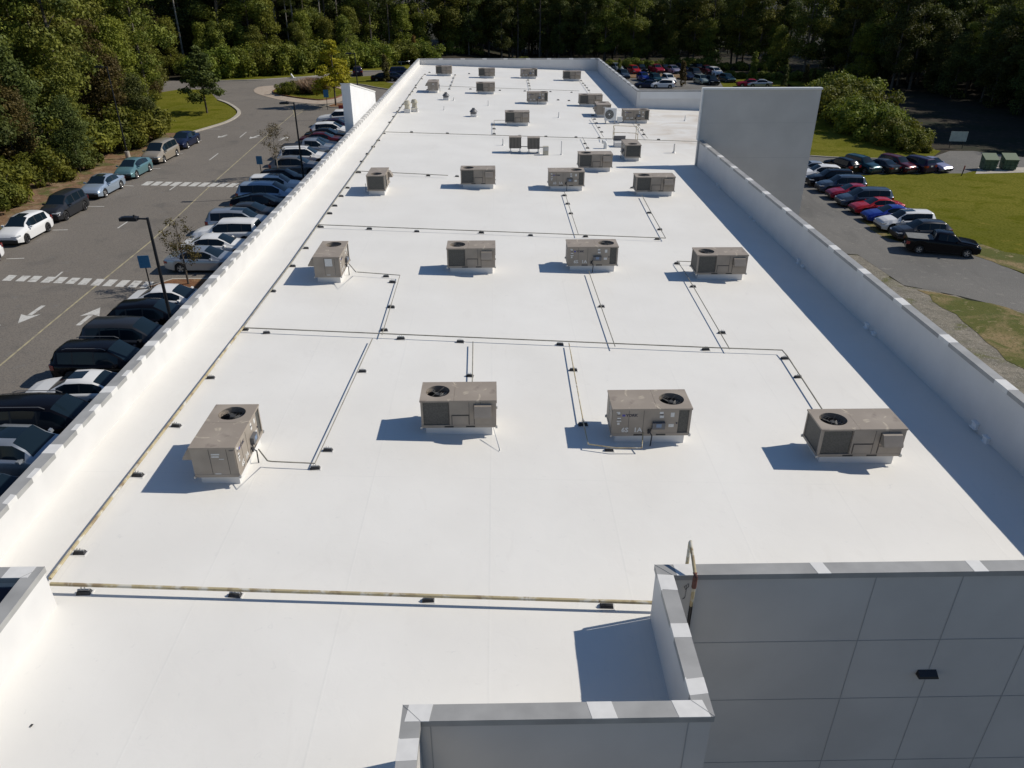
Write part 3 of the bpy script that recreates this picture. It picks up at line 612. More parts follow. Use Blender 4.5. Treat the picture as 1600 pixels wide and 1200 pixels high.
UN = [
 (655.7, 624.5, 2.13, 'hood', 'tan rooftop unit with dark coil and intake hood, second from left in the nearest row'),
 (958, 637.2, 2.23, 'service', 'tan rooftop unit with large YORK lettering and white stickers in the nearest row'),
 (1285.6, 669.2, 2.34, 'hood', 'rightmost unit of the nearest row with grilled end, beside the long parapet shadow'),
 (293.7, 698.8, 1.13, 'end', 'nearest rooftop unit on the left turned lengthwise, scuffed top with fan at its far end'),
 (697.5, 386.9, 2.11, 'hood', 'unit with dark coil and small hood, second from left in the second row'),
 (887.5, 384.4, 2.26, 'service', 'unit with logo strip and stickers, third from left in the second row'),
 (1091, 397.5, 2.24, 'hood', 'unit of the second row standing against the right parapet shadow'),
 (488, 401, 1.10, 'end', 'lengthwise unit at the left of the second row with a pale sheet on its end'),
 (571.7, 274, 1.06, 'coilend', 'lengthwise unit at the left of the third row, dark coil end towards the camera'),
 (719.2, 264.1, 2.12, 'hood', 'second unit from left in the third row with coil and two panels'),
 (857.8, 267.4, 2.21, 'service', 'stickered unit in the third row, third from left, overlapping the unit behind it'),
 (994.6, 275.6, 2.40, 'hood', 'right end unit of the third row beside the corner of the parapet shadow'),
 (905, 240.2, 2.30, 'hood', 'unit with coil and square hood just behind the stickered unit of the third row'),
 (977.6, 226.3, 1.15, 'coilend', 'unit with dark coil end facing the camera in front of the yellow hatch railing'),
 (789.2, 174.3, 2.14, 'hood', 'lone unit in the middle of the far roof behind the twin louvred condensers'),
 (974.3, 171.3, 2.41, 'service', 'far unit right of the white fan unit, next to the stained annex roof'),
 (933, 163.2, 1.35, 'end', 'small looking unit end directly behind the white fan unit'),
 (905.6, 147.6, 2.39, 'hood', 'far unit at the edge of the parapet shadow behind the white fan unit'),
 (823.7, 143.8, 2.15, 'service', 'far unit with stickered face left of the unit at the shadow edge'),
 (667.6, 127.4, 1.14, 'end', 'far left lengthwise unit with hood to its left, one row before the end wall'),
 (743.8, 128.9, 2.06, 'hood', 'far unit with dark coil right of the far lengthwise unit, before the end wall'),
 (680.5, 103, 2.03, 'hood', 'leftmost of the four units standing in front of the end parapet'),
 (747.5, 106.5, 2.08, 'hood', 'second from left of the four units in front of the end parapet'),
 (813.4, 107.3, 2.16, 'service', 'third from left of the four units in front of the end parapet'),
 (880.4, 111, 2.26, 'hood', 'rightmost of the four units in front of the end parapet, touching the shadow'),
]
for x, y, w, mode, lab in UN:
    q = RF(x, y, 1.16); rtu(q.x, q.y, w, mode, lab)
sh = MB(); q = RF(488, 401, 1.16); sh.box(q.x + .48, q.x + .78, q.y - .012, q.y - .004, q.z - .42, q.z - .10)
tag(sh.build('taped_sheet', M['sticker']), 'pale rectangular sheet taped on the end of a rooftop unit in the second row', 'sheet')

# ================================================================== GAS PIPES and their rubber supports
def rp(x, y, dz=.17): p = RF(x, y, dz); return (p.x, p.y, RZ(p.x, p.y) + dz)
def wp(X, Y, dz=.17): return (X, Y, RZ(X, Y) + dz)
def pipe(name, pts, r, m, label, group='gas pipes on the roof'):
    o = MB().tube(pts, r, 8).build(name, m, smooth=True); return tag(o, label, 'pipe', group)
pipe('gas_pipe', [rp(111 - 33, 904), rp(111, 860), rp(240, 693.5), rp(380, 511)], .038, M['pipe_y'], 'long flaking yellow gas pipe running along the left side of the near roof')
pipe('gas_pipe', [rp(380, 511), rp(457, 408), rp(520, 318), rp(600, 206)], .030, M['pipe_g'], 'long grey brown gas pipe along the left side of the roof beyond the yellow pipe')
pipe('gas_pipe', [rp(600, 206), rp(648, 137), rp(662, 117)], .028, M['pipe_g'], 'far left stretch of the roof gas pipe ending near the end wall')
a = wp(-9.34, 11.98, .22); b = wp(3.98, 11.64, .22)
pipe('gas_pipe', [a, b], .040, M['pipe_y'], 'flaking yellow gas pipe crossing the roof in the foreground')
pipe('gas_pipe', [rp(380, 512), rp(1110, 543), rp(1222, 547), rp(1230, 556), rp(1285, 640)], .022, M['pipe_g'], 'thin gas pipe crossing the whole roof between the first and second rows of units')
pipe('gas_pipe', [rp(497, 351), rp(1040, 372), rp(1018, 333), rp(1003, 305)], .022, M['pipe_g'], 'thin gas pipe crossing the roof behind the second row of units')
pipe('gas_pipe', [rp(600, 206), rp(1090, 221)], .022, M['pipe_g'], 'thin gas pipe crossing the far roof in front of the hatch railing')
pipe('gas_pipe', [rp(556, 267), rp(700, 274)], .022, M['pipe_g'], 'short gas pipe crossing behind the third row lengthwise unit')
pipe('gas_pipe', [rp(676, 134), rp(905, 142)], .020, M['pipe_g'], 'thin gas pipe crossing the far roof between the last two rows of units')
pipe('gas_pipe', [rp(582, 529), rp(492, 724), rp(425, 721), rp(418, 720), rp(418, 720, .75), rp(404, 702, .75)], .018, M['pipe_g'], 'thin gas branch pipe running to the nearest lengthwise unit on the left')
pipe('gas_pipe', [rp(597, 523), rp(625, 430), rp(558, 425), rp(556, 425, .7), rp(545, 412, .7)], .018, M['pipe_g'], 'thin gas branch pipe with a corner beside the second row lengthwise unit')
pipe('gas_pipe', [rp(739, 534), rp(738, 598)], .018, M['pipe_g'], 'short straight gas branch pipe behind the nearest unit with intake hood')
pipe('gas_pipe', [rp(889, 536), rp(912, 662), rp(919, 694), rp(962, 700), rp(1003, 700), rp(1005, 672, .4)], .018, M['pipe_y'], 'gas branch pipe bending round the left end of the lettered unit')
pipe('gas_pipe', [rp(920, 424), rp(961, 541)], .018, M['pipe_g'], 'straight gas branch pipe in front of the second row stickered unit')
pipe('gas_pipe', [rp(1085, 409), rp(1058, 408), rp(1070, 425), rp(1140, 545)], .018, M['pipe_g'], 'gas branch pipe running from the second row right unit towards the camera')
pipe('gas_pipe', [rp(882, 300), rp(904, 367)], .018, M['pipe_g'], 'gas branch pipe in front of the third row stickered unit')
pipe('gas_pipe', [rp(910, 214), rp(919, 232)], .018, M['pipe_g'], 'short gas branch pipe behind the square hood unit')
pipe('gas_pipe', [rp(772, 208), rp(772, 188), rp(788, 188)], .018, M['pipe_g'], 'gas branch pipe beside the lone middle unit')
pipe('gas_pipe', [rp(992, 190), rp(1012, 216)], .018, M['pipe_g'], 'gas branch pipe running from the far right unit')
pipe('gas_pipe', [rp(924, 184), rp(943, 214)], .018, M['pipe_g'], 'gas branch pipe in front of the white fan unit')
pipe('gas_pipe', [rp(907, 124), rp(922, 145)], .018, M['pipe_g'], 'gas branch pipe behind the far unit at the shadow edge')
pipe('gas_pipe', [rp(825, 123), rp(829, 141)], .018, M['pipe_g'], 'gas branch pipe between two far stickered units')
pipe('gas_pipe', [rp(712, 116), rp(704, 137)], .018, M['pipe_g'], 'gas branch pipe between the leftmost far units')
pipe('condensate_pipe', [rp(771, 668, .35), rp(781, 704, .03), rp(781, 700, .0)], .012, M['whiteplastic'], 'thin white condensate pipe at the right end of the nearest hooded unit', None)
# gas riser that climbs over the near parapet on the right
t = thing('gas_riser', 'rusty yellow gas riser pipe bent over the near right parapet', 'pipe', (4.0, 11.1, 6.4))
def rloc(mb, name, m): o = mb.build(name, m, t, smooth=True); o.matrix_parent_inverse = Matrix.Translation(-t.location); return o
p_el = atY(1087, 899, 11.02); xx = p_el.x; p_in = (xx + .02, 11.62, 6.75)
rloc(MB().tube([(xx, 11.64, RZ(4, 11.7) + .22), (xx, 11.64, 6.80), (xx + .0, 11.62, 6.84), (xx + .0, 11.05, 6.50)], .035, 10), 'pipe', M['pipe_y'])
rloc(MB().tube([(xx, 11.08, 6.53), (xx, 11.02, 6.46), (xx, 11.02, 6.20)], .048, 10), 'elbow', M['pipe_r'])
rloc(MB().tube([(xx, 11.02, 6.22), (xx, 11.02, 5.72)], .034, 10), 'riser_top', M['pipe_y'])
rloc(MB().tube([(xx, 11.02, 5.72), (xx, 11.02, .2)], .036, 10), 'riser', M['black'])
q = [atY(x, y, 11.16) for x, y in ((1075, 912), (1076, 917), (1071, 921), (1069, 917), (1073, 914), (1072, 922), (1070, 934), (1066, 936))]
tag(MB().tube([tuple(p) for p in q], .006, 5).build('loose_cable', M['rubber']), 'thin curled cable hanging on the near grey wall beside the gas riser', 'cable')
# supports
def make_support():
    t = thing('pipe_support', 'x', 'pipe support')
    b = MB(); b.add([(-.19, -.10, -.02), (.19, -.10, -.02), (.19, .10, -.02), (-.19, .10, -.02), (-.15, -.06, .10), (.15, -.06, .10), (.15, .06, .10), (-.15, .06, .10)],
                    [(3, 2, 1, 0), (4, 5, 6, 7), (0, 1, 5, 4), (1, 2, 6, 5), (2, 3, 7, 6), (3, 0, 4, 7)]); b.build('block', M['rubber'], t)
    s = MB(); s.box(-.15, .15, -.022, .022, .10, .135); s.box(-.05, -.035, -.02, .02, .135, .20); s.box(.035, .05, -.02, .02, .135, .20); s.build('strut', M['galv'], t)
    p = MB(); p.box(-.22, .22, -.13, .13, -.02, .008); p.build('pad', M['white_coat'], t)
    return t
sup0 = make_support(); index_children(); sfirst = [True]; rs = random.Random(9)
def support(x, y, lab, rz=0, px=True):
    p = RF(x, y, .05) if px else Vector((x, y, RZ(x, y)))
    o = sup0 if sfirst[0] else copy_tree(sup0); sfirst[0] = False
    place(o, (p.x, p.y, RZ(p.x, p.y)), rz + rs.uniform(-.12, .12), rs.uniform(.68, .8), lab, 'rubber supports under the gas pipes', 'pipe support')
sc_n = [0]
L1 = 'rubber pipe support under the long pipe along the left side of the roof'
for q in [(124, 862), (215, 741), (275, 664), (329, 589), (382, 514), (426, 454), (457, 415), (478, 387), (497, 353), (515, 333), (523, 321), (533, 306), (543, 293), (556, 269), (565, 252), (574, 240), (583, 229), (591, 219), (600, 208), (609, 191), (615, 182), (621, 174), (625, 168), (630, 163), (635, 158), (640, 148), (644, 143), (649, 137), (650, 133), (659, 123), (664, 116)].__iter__(): sc_n[0] += 1; support(*q, 'rubber pipe support under the long left roof pipe, %s from the near end' % nth_(sc_n[0] - 1))
for i, q in enumerate([(131, 924), (367, 928), (669, 936), (948, 945)]): support(*q, 'black pipe support under the foreground yellow pipe, %s from the left' % ['first', 'second', 'third', 'last'][i])
L2 = 'rubber pipe support under the thin pipe between the first two rows of units'
for i, q in enumerate([(416, 519), (626, 528), (719, 533), (875, 537), (1103, 545)]): support(*q, 'rubber pipe support under the thin pipe behind the nearest units, %s from the left' % nth_(i))
L3 = 'rubber pipe support under the thin pipe behind the second row of units'
for i, q in enumerate([(502, 354), (577, 357), (651, 361), (752, 363), (829, 367), (915, 369), (1027, 373)]): support(*q, 'rubber pipe support under the thin pipe behind the second row, %s from the left' % nth_(i))
L4 = 'rubber pipe support under the far crossing pipe before the hatch railing'
for i, q in enumerate([(643, 206), (699, 208), (772, 209), (812, 212), (853, 213), (900, 214), (936, 215), (1029, 218)]): support(*q, 'rubber pipe support under the crossing pipe before the hatch railing, %s from the left' % nth_(i))
BR = {'by the nearest lengthwise unit': [(512, 702), (492, 730), (566, 579)], 'by the second row lengthwise unit': [(603, 431), (613, 440), (611, 479), (600, 515)], 'behind the nearest hooded unit': [(734, 586)],
 'left of the lettered unit': [(896, 577), (911, 662), (952, 702)], 'before the second row stickered unit': [(940, 478)], 'before the second row right unit': [(1058, 411), (1083, 447), (1128, 519)], 'behind the nearest right unit': [(1226, 559), (1247, 588)],
 'before the third row stickered unit': [(882, 305), (887, 318), (892, 333)], 'before the third row right unit': [(988, 293), (1014, 332), (1031, 358)], 'behind the square hood unit': [(914, 224), (918, 231)], 'before the far right unit': [(998, 195), (1003, 203), (1006, 210)],
 'before the white fan unit': [(926, 180), (929, 186), (932, 192), (936, 199), (940, 206)], 'behind the far shadow edge unit': [(908, 126), (911, 130), (914, 133), (917, 137), (920, 141)], 'between two far stickered units': [(825, 125), (826, 130), (827, 134), (828, 139)],
 'between the leftmost far units': [(711, 117), (708, 122), (706, 128), (704, 133), (702, 139)], 'beside the lone middle unit': [(771, 195), (772, 201)], 'on the roof before the end wall': [(671, 113), (733, 115)],
 'on the far crossing pipe': [(668, 140), (735, 139), (781, 141), (820, 142), (860, 143), (893, 144)], 'right of the far stickered unit': [(872, 156), (889, 157)], 'on the short pipe of the third row': [(561, 269), (669, 274), (714, 275)]}
for wh_, qs in BR.items():
    for i, q in enumerate(qs): support(*q, 'rubber pipe support %s%s' % (wh_, ', %s from the left' % nth_(i) if len(qs) > 1 else ''))

p = RF(49, 1134, .01); db_ = MB(); db_.add([(p.x - .03, p.y - .02, p.z), (p.x + .025, p.y - .03, p.z + .015), (p.x + .035, p.y + .02, p.z + .02), (p.x - .015, p.y + .03, p.z + .01), (p.x, p.y, p.z - .01)], [(0, 1, 2, 3), (0, 4, 1), (1, 4, 2), (2, 4, 3), (3, 4, 0)])
tag(db_.build('scrap', M['rubber']), 'small dark scrap lying on the white roof in the bottom left corner', 'debris')
# ================================================================== SMALLER ROOF EQUIPMENT
def at_roof(x, y): p = RF(x, y, 0); return (p.x, p.y, RZ(p.x, p.y))
# white fan unit (mini split)
t = thing('outdoor_fan_unit', 'white single fan outdoor unit on short legs in front of a tan unit end', 'air conditioner', at_roof(953, 193))
b = MB(); b.box(-.52, .52, -.18, .18, .28, 1.35); b.build('casing', M['whiteplastic'], t)
f = MB(); f.tube([(-.12, -.184, .82), (-.12, -.19, .82)], .40, 28); f.build('fan_opening', M['coil'], t)
f = MB(); f.tube([(-.12, -.195, .82), (-.12, -.20, .82)], .09, 16)
for rr in (.2, .3, .4): f.tube([(-.12 + rr * math.cos(i * math.pi / 12), -.2, .82 + rr * math.sin(i * math.pi / 12)) for i in range(25)], .008, 4, cap=False)
f.build('fan_guard', M['whiteplastic'], t)
for x in (-.42, .42): q = MB(); q.box(x - .03, x + .03, -.2, .2, -.03, .28); q.build('leg', M['galv'], t)
b = MB(); b.box(.65, 1.1, -.1, .2, .15, .6); b.box(.75, .8, -.05, .05, -.02, .15); b.build('junction_box', M['whiteplastic'], t)
# twin louvred condensers
def condenser(x, y, lab):
    t = thing('louvred_condenser', lab, 'condenser', at_roof(x, y), 0, 'louvred condensers')
    b = MB(); b.box(-.44, .44, -.34, .34, .35, 1.12); b.build('casing', M['coil'], t)
    l = MB()
    for i in range(9): xx = -.42 + i * .105; l.box(xx - .014, xx + .014, -.36, -.34, .37, 1.10)
    for i in range(7): yy = -.33 + i * .11; l.box(-.455, -.44, yy - .014, yy + .014, .37, 1.10)
    l.build('louvre', M['rtu'], t)
    c = MB(); c.box(-.46, .46, -.36, .36, 1.12, 1.16); c.build('top', M['rtu_top'], t)
    for sx in (-.35, .35): q = MB(); q.box(sx - .03, sx + .03, -.3, .3, -.03, .35); q.box(sx - .1, sx + .1, -.34, .34, -.03, .03); q.build('leg', M['galv'], t)
condenser(805, 238, 'left one of two dark louvred condensers on legs in the middle of the far roof'); condenser(833.5, 239, 'right one of two dark louvred condensers, next to a small pale box')
t = thing('control_box', 'small pale control box right of the twin louvred condensers', 'electrical box', at_roof(852.5, 242)); b = MB(); b.box(-.2, .2, -.15, .15, -.02, .62); b.build('casing', M['beige_duct'], t); b = MB(); b.box(-.18, .18, -.155, -.15, .32, .6); b.build('door', M['galv'], t)
tag(MB().tube([wp(at_roof(798, 235)[0], at_roof(798, 235)[1], .32), wp(at_roof(850, 237)[0], at_roof(850, 237)[1], .32)], .03, 6).build('refrigerant_line', M['rubber']), 'black refrigerant line joining the two louvred condensers to the pale box', 'pipe')
# yellow guard rail round the hatch + hatch
def railing(pts, h, lab, m):
    t = thing('guard_rail', lab, 'railing', (pts[0].x, pts[0].y, pts[0].z))
    o = Vector(t.location)
    for p in pts: q = p - o; MB().tube([(q.x, q.y, q.z - .02), (q.x, q.y, q.z + h)], .025, 6).build('post', m, t)
    for i in range(len(pts) - 1):
        for k in (.5, 1.0): a = pts[i] - o + Vector((0, 0, h * k)); b = pts[i + 1] - o + Vector((0, 0, h * k)); MB().tube([a, b], .022, 6).build('rail', m, t)
ll = Vector(at_roof(959, 222)); wx = at_roof(996, 222)[0] - ll.x
pts = [Vector((ll.x, ll.y, RZ(ll.x, ll.y))), Vector((ll.x + .1, ll.y + 1.3, RZ(ll.x, ll.y + 1.3))), Vector((ll.x + wx, ll.y + 1.3, RZ(ll.x + wx, ll.y + 1.3))), Vector((ll.x + wx, ll.y + .4, RZ(ll.x + wx, ll.y)))]
railing(pts, 1.07, 'thin yellowish guard rail around the roof hatch behind a rooftop unit', M['pipe_y'])
t = thing('roof_hatch', 'grey roof hatch box with raised lid at the foot of the yellow guard rail', 'hatch', at_roof(968, 229)); b = MB(); b.box(-.45, .45, -.4, .4, -.03, .38); b.build('curb', M['parapet'], t)
b = MB(); b.add([(-.48, .38, .40), (.48, .38, .40), (.48, .30, .78), (-.48, .30, .78), (-.48, .34, .40), (.48, .34, .40), (.48, .26, .78), (-.48, .26, .78)], [(0, 1, 2, 3), (7, 6, 5, 4), (0, 4, 5, 1), (2, 6, 7, 3), (1, 5, 6, 2), (0, 3, 7, 4)]); b.build('lid', M['disc'], t)
t = thing('intake_duct', 'small white elbow duct beside the roof hatch', 'duct', at_roof(946, 232)); b = MB(); b.tube([(0, 0, -.02), (0, 0, .35), (-.08, 0, .5), (-.28, 0, .52)], .16, 12); b.build('duct', M['whiteplastic'], t, smooth=True); b = MB(); b.tube([(-.281, 0, .52), (-.285, 0, .52)], .14, 12); b.build('opening', M['black'], t)
# beige twin goosenecks, mushrooms, vents
t = thing('exhaust_stack', 'beige twin exhaust stack with cowls near the left parapet on the far roof', 'vent', at_roof(641, 176))
for dx, dy in ((-.25, 0), (.35, .8)):
    b = MB(); b.box(dx - .3, dx + .3, dy - .3, dy + .3, -.02, .35); b.build('curb', M['parapet'], t)
    b = MB(); b.cyl(dx, dy, .35, .75, .25, 18, 0, .22); b.cyl(dx, dy, .75, 1.0, .34, 18, 0, .26); b.cyl(dx, dy, 1.0, 1.08, .20, 18); b.build('cowl', M['beige_duct'], t, smooth=True)
b = MB(); b.tube([(-.6, -.3, .3), (.7, .6, .3)], .03, 6); b.tube([(.55, .5, 0), (.6, .5, 1.0)], .02, 6); b.build('brace', M['beige_duct'], t)
for x, y, lab in [(697, 156, 'small dark mushroom exhaust fan behind the beige twin stack'), (740, 182, 'small dark mushroom exhaust fan left of the lone middle unit')]:
    t = thing('exhaust_fan', lab, 'vent', at_roof(x, y)); b = MB(); b.box(-.28, .28, -.28, .28, -.02, .25); b.build('curb', M['parapet'], t)
    b = MB(); b.cyl(0, 0, .25, .42, .30, 18); b.cyl(0, 0, .42, .62, .38, 18, 0, .22); b.cyl(0, 0, .62, .75, .14, 12); b.build('hood', M['disc'], t, smooth=True)
VN = [(763, 165, .5, .04, 'thin vent pipe behind the lone middle unit'), (873, 184, .5, .05, 'thin white vent pipe right of the lone middle unit'), (786, 227, .5, .05, 'short vent pipe left of the louvred condensers'), (877, 242, 1.0, .04, 'dark topped vent pipe right of the pale control box'),
      (709, 157, .3, .05, 'short vent pipe right of the small mushroom fan'), (1070, 189, .5, .05, 'white vent pipe standing on the stained annex roof'), (1053, 239, .7, .07, 'tapered white vent pipe on the near part of the annex roof'), (572, 300, .5, .015, 'thin bent pipe beside the coil end unit'), (694, 172, .35, .04, 'short vent pipe in front of the small mushroom fan')]
for x, y, h, r, lab in VN:
    t = thing('vent_pipe', lab, 'vent', at_roof(x, y), 0, 'vent pipes'); b = MB(); b.cyl(0, 0, -.02, h, r, 12); b.build('pipe', M['white_coat'] if r > .02 else M['pipe_g'], t, smooth=True)
    if r > .02: b = MB(); b.cyl(0, 0, -.02, .12, r * 2.6, 14, 0, r * 1.1); b.build('boot', M['white_coat'], t, smooth=True)

# ================================================================== VEHICLES (local: front towards +X, ground at z=0)
CAR = {
 'sedan': dict(L=4.80, W=1.84, zt=[(-2.40, .80), (-2.34, .95), (-1.72, 1.04), (-.98, 1.40), (-.45, 1.45), (.20, 1.42), (1.02, 1.00), (1.75, .90), (2.20, .76), (2.40, .60)], win=[(-1.35, -.45), (-.37, .62)], ws=(.20, 1.02), rw=(-1.72, -.98), wx=(-1.38, 1.42)),
 'hatch': dict(L=4.50, W=1.76, zt=[(-2.25, .85), (-2.20, 1.12), (-1.95, 1.18), (-.70, 1.45), (.05, 1.48), (.40, 1.43), (1.28, 1.00), (1.80, .90), (2.08, .76), (2.25, .60)], win=[(-1.45, -.55), (-.47, .85)], ws=(.40, 1.28), rw=(-1.95, -.80), wx=(-1.32, 1.38)),
 'suv': dict(L=4.80, W=1.92, zt=[(-2.40, .95), (-2.36, 1.15), (-2.12, 1.60), (-1.95, 1.69), (-.6, 1.74), (.35, 1.69), (1.08, 1.16), (1.85, 1.06), (2.25, .92), (2.40, .72)], win=[(-1.95, -1.30), (-1.22, -.33), (-.25, .78)], ws=(.35, 1.08), rw=(-2.34, -2.10), wx=(-1.42, 1.46)),
 'crossover': dict(L=4.62, W=1.86, zt=[(-2.31, .92), (-2.26, 1.12), (-1.95, 1.40), (-1.70, 1.55), (-.5, 1.64), (.25, 1.60), (1.08, 1.10), (1.80, .99), (2.16, .86), (2.31, .68)], win=[(-1.70, -1.22), (-1.14, -.36), (-.28, .72)], ws=(.25, 1.08), rw=(-2.24, -1.92), wx=(-1.34, 1.40)),
 'minivan': dict(L=5.10, W=1.98, zt=[(-2.55, .95), (-2.50, 1.15), (-2.28, 1.60), (-2.10, 1.70), (-.6, 1.76), (.50, 1.70), (1.45, 1.10), (2.05, .98), (2.42, .84), (2.55, .66)], win=[(-2.12, -1.12), (-1.04, -.10), (-.02, 1.05)], ws=(.50, 1.45), rw=(-2.48, -2.26), wx=(-1.52, 1.55)),
 'pickup': dict(L=5.70, W=1.98, zt=[(-2.85, 1.26), (-2.83, 1.29), (-.86, 1.30), (-.84, 1.32), (-.70, 1.80), (-.45, 1.88), (.60, 1.85), (1.25, 1.30), (2.10, 1.20), (2.60, 1.10), (2.85, .85)], win=[(-.52, .10), (.18, .98)], ws=(.62, 1.25), rw=(-.84, -.68), wx=(-1.80, 1.85), bed=True),
}
def interp(tbl, x):
    if x <= tbl[0][0]: return tbl[0][1]
    for (a, b), (c, d) in zip(tbl, tbl[1:]):
        if x <= c: return b + (d - b) * (x - a) / (c - a)
    return tbl[-1][1]
def make_car(kind, rails=False, sunroof=False, rimdark=False):
    S = CAR[kind]; L, W = S['L'], S['W']; hl = L / 2
    truck = kind == 'pickup'; wr = .37 if kind in ('suv', 'pickup') else .335; Ra = wr + .06; base = .30 if truck else .22
    belt = [(-hl, 1.02 if kind in ('suv', 'minivan') else .92), (0, .98 if kind in ('suv', 'minivan') else .90), (1.0, .95 if kind in ('suv', 'minivan', 'crossover') else .86), (hl, .60)]
    if truck: belt = [(-hl, 1.24), (-.8, 1.26), (.5, 1.18), (1.3, 1.15), (2.5, 1.02), (hl, .8)]
    xs = {-hl, -hl + .08, -hl + .22, hl - .05, hl - .14, hl - .28, hl - .45}
    for a, _ in S['zt']: xs.add(a)
    for a, b in S['win']: xs.add(a); xs.add(b)
    for w in S['wx']:
        for k_ in range(-4, 5): xs.add(w + Ra * math.sin(k_ * math.pi / 8))
        xs.add(w - Ra - .02); xs.add(w + Ra + .02)
    for k_ in range(1, 4): xs.add(S['ws'][0] + (S['ws'][1] - S['ws'][0]) * k_ / 4)
    xs = sorted(x for x in xs if -hl <= x <= hl); q = [xs[0]]
    for x in xs[1:]:
        if x - q[-1] > .012: q.append(x)
    xs = q
    def ring(x):
        zt = interp(S['zt'], x); e = max(0, (abs(x) - (hl - .5)) / .5); hw = W / 2 * (1 - .13 * e ** 2.2)
        zb = min(interp(belt, x), zt - .03); g = max(.025, zt - zb)
        zl = base + (.10 * e if x > 0 else .12 * e)
        for w in S['wx']:
            if abs(x - w) < Ra: zl = max(zl, wr + math.sqrt(Ra * Ra - (x - w) ** 2))
        zm = max(zl + .05, zl * .35 + zb * .65); zb2 = max(zb, zm + .03); g = max(.02, zt - zb2)
        s = hw - .07; cr = min(1, g / .35)
        return [(hw - .12, zl), (hw - .02, zl + .015), (hw, zm), (hw - .015, zb2 - .03), (s + .03, zb2), (s - .03 * cr, zb2 + .09 * g), (s - .17 * cr - .015, zb2 + .84 * g), (s - .23 * cr - .04, zb2 + .95 * g), (.55 * (s - .2 * cr), zt + .004), (0, zt + .014)]
    rings = [ring(x) for x in xs]; nr = 10
    cl = {}
    def q_(key, quad):
        cl.setdefault(key, []).append(quad)
    for sgn in (1, -1):
        for i in range(len(xs) - 1):
            xm = (xs[i] + xs[i + 1]) / 2
            for j in range(nr - 1):
                key = 'body'
                if j == 5 and any(a < xm < b for a, b in S['win']): key = 'side_window' + ('L' if sgn > 0 else 'R')
                elif j == 5 and S['win'][0][0] < xm < S['win'][-1][1]: key = 'door_pillar%d%d' % (sgn, int(xm * 50))
                if j >= 7:
                    if S['ws'][0] < xm < S['ws'][1]: key = 'windscreen'
                    if S['rw'][0] < xm < S['rw'][1]: key = 'rear_window'
                    if sunroof and -.55 < xm < S['ws'][0] - .12 and j >= 8 and kind != 'x': key = 'sunroof'
                    if S.get('bed') and xm < -.88 and xm > -hl + .05: key = 'bed_cover'
                a = (xs[i], sgn * rings[i][j][0], rings[i][j][1]); b = (xs[i + 1], sgn * rings[i + 1][j][0], rings[i + 1][j][1])
                c = (xs[i + 1], sgn * rings[i + 1][j + 1][0], rings[i + 1][j + 1][1]); d = (xs[i], sgn * rings[i][j + 1][0], rings[i][j + 1][1])
                q_(key, [a, b, c, d] if sgn < 0 else [d, c, b, a])
    for i, key0 in ((0, 'r'), (len(xs) - 1, 'f')):
        x = xs[i]
        for j in range(nr - 1):
            (y0, z0), (y1, z1) = rings[i][j], rings[i][j + 1]
            if abs(z1 - z0) < 1e-4 and j < nr - 2: continue
            key = 'grille' if (key0 == 'f' and j in (0, 1)) else 'body'
            q_(key, [(x, y0, z0), (x, y1, z1), (x, -y1, z1), (x, -y0, z0)] if y1 > 1e-3 else [(x, y0, z0), (x, 0, z1), (x, -y0, z0)])
    t = bpy.data.objects.new('parked_car', None); C.objects.link(t); t.empty_display_size = .3
    names = {'body': ('body', P['white']), 'windscreen': ('windscreen', M['glass']), 'rear_window': ('rear_window', M['glass']), 'side_windowL': ('side_window', M['glass']), 'side_windowR': ('side_window', M['glass']),
             'grille': ('grille', M['trim']), 'door_pillar': ('door_pillar', M['trim']), 'sunroof': ('sunroof', M['glass']), 'bed_cover': ('bed_cover', M['tonneau'])}
    for key, quads in cl.items():
        me_n, mm = names[key[:11] if key.startswith('door_p') else key]; bm = bmesh.new()
        for qd in quads:
            try: bm.faces.new([bm.verts.new(v) for v in qd])
            except ValueError: pass
        bmesh.ops.remove_doubles(bm, verts=bm.verts, dist=.002); bmesh.ops.dissolve_degenerate(bm, dist=.001, edges=bm.edges)
        bmesh.ops.recalc_face_normals(bm, faces=bm.faces)
        me = bpy.data.meshes.new(me_n); bm.to_mesh(me); bm.free(); me.materials.append(mm); me.polygons.foreach_set('use_smooth', [True] * len(me.polygons)); me.set_sharp_from_angle(angle=R_(38))
        o = bpy.data.objects.new(me_n, me); C.objects.link(o); o.parent = t
        if key == 'body': o.material_slots[0].link = 'OBJECT'; o.material_slots[0].material = P['white']
    u = MB(); u.box(-hl + .15, hl - .15, -W / 2 + .2, W / 2 - .2, base - .03, .62); u.box(-hl + .1, -hl + .3, -W / 2 + .15, W / 2 - .15, .35, .5); u.build('underbody', M['trim'], t)
    s = MB(); s.box(S['wx'][0] + Ra, S['wx'][1] - Ra, -W / 2 + .03, W / 2 - .03, base - .02, base + .05); s.box(hl - .02, hl + .015, -W / 2 + .42, W / 2 - .42, base + .12, base + .30); s.build('sill', M['trim'], t)
    pl = MB(); zp = 1.0 if kind in ('suv', 'minivan', 'crossover') else .78; pl.box(-hl - .012, -hl + .01, -.16, .16, zp - .1 - .08, zp - .1 + .08); pl.build('number_plate', M['sticker'], t)
    zf = interp(S['zt'], hl - .14) - .16; yf = W / 2 * .86
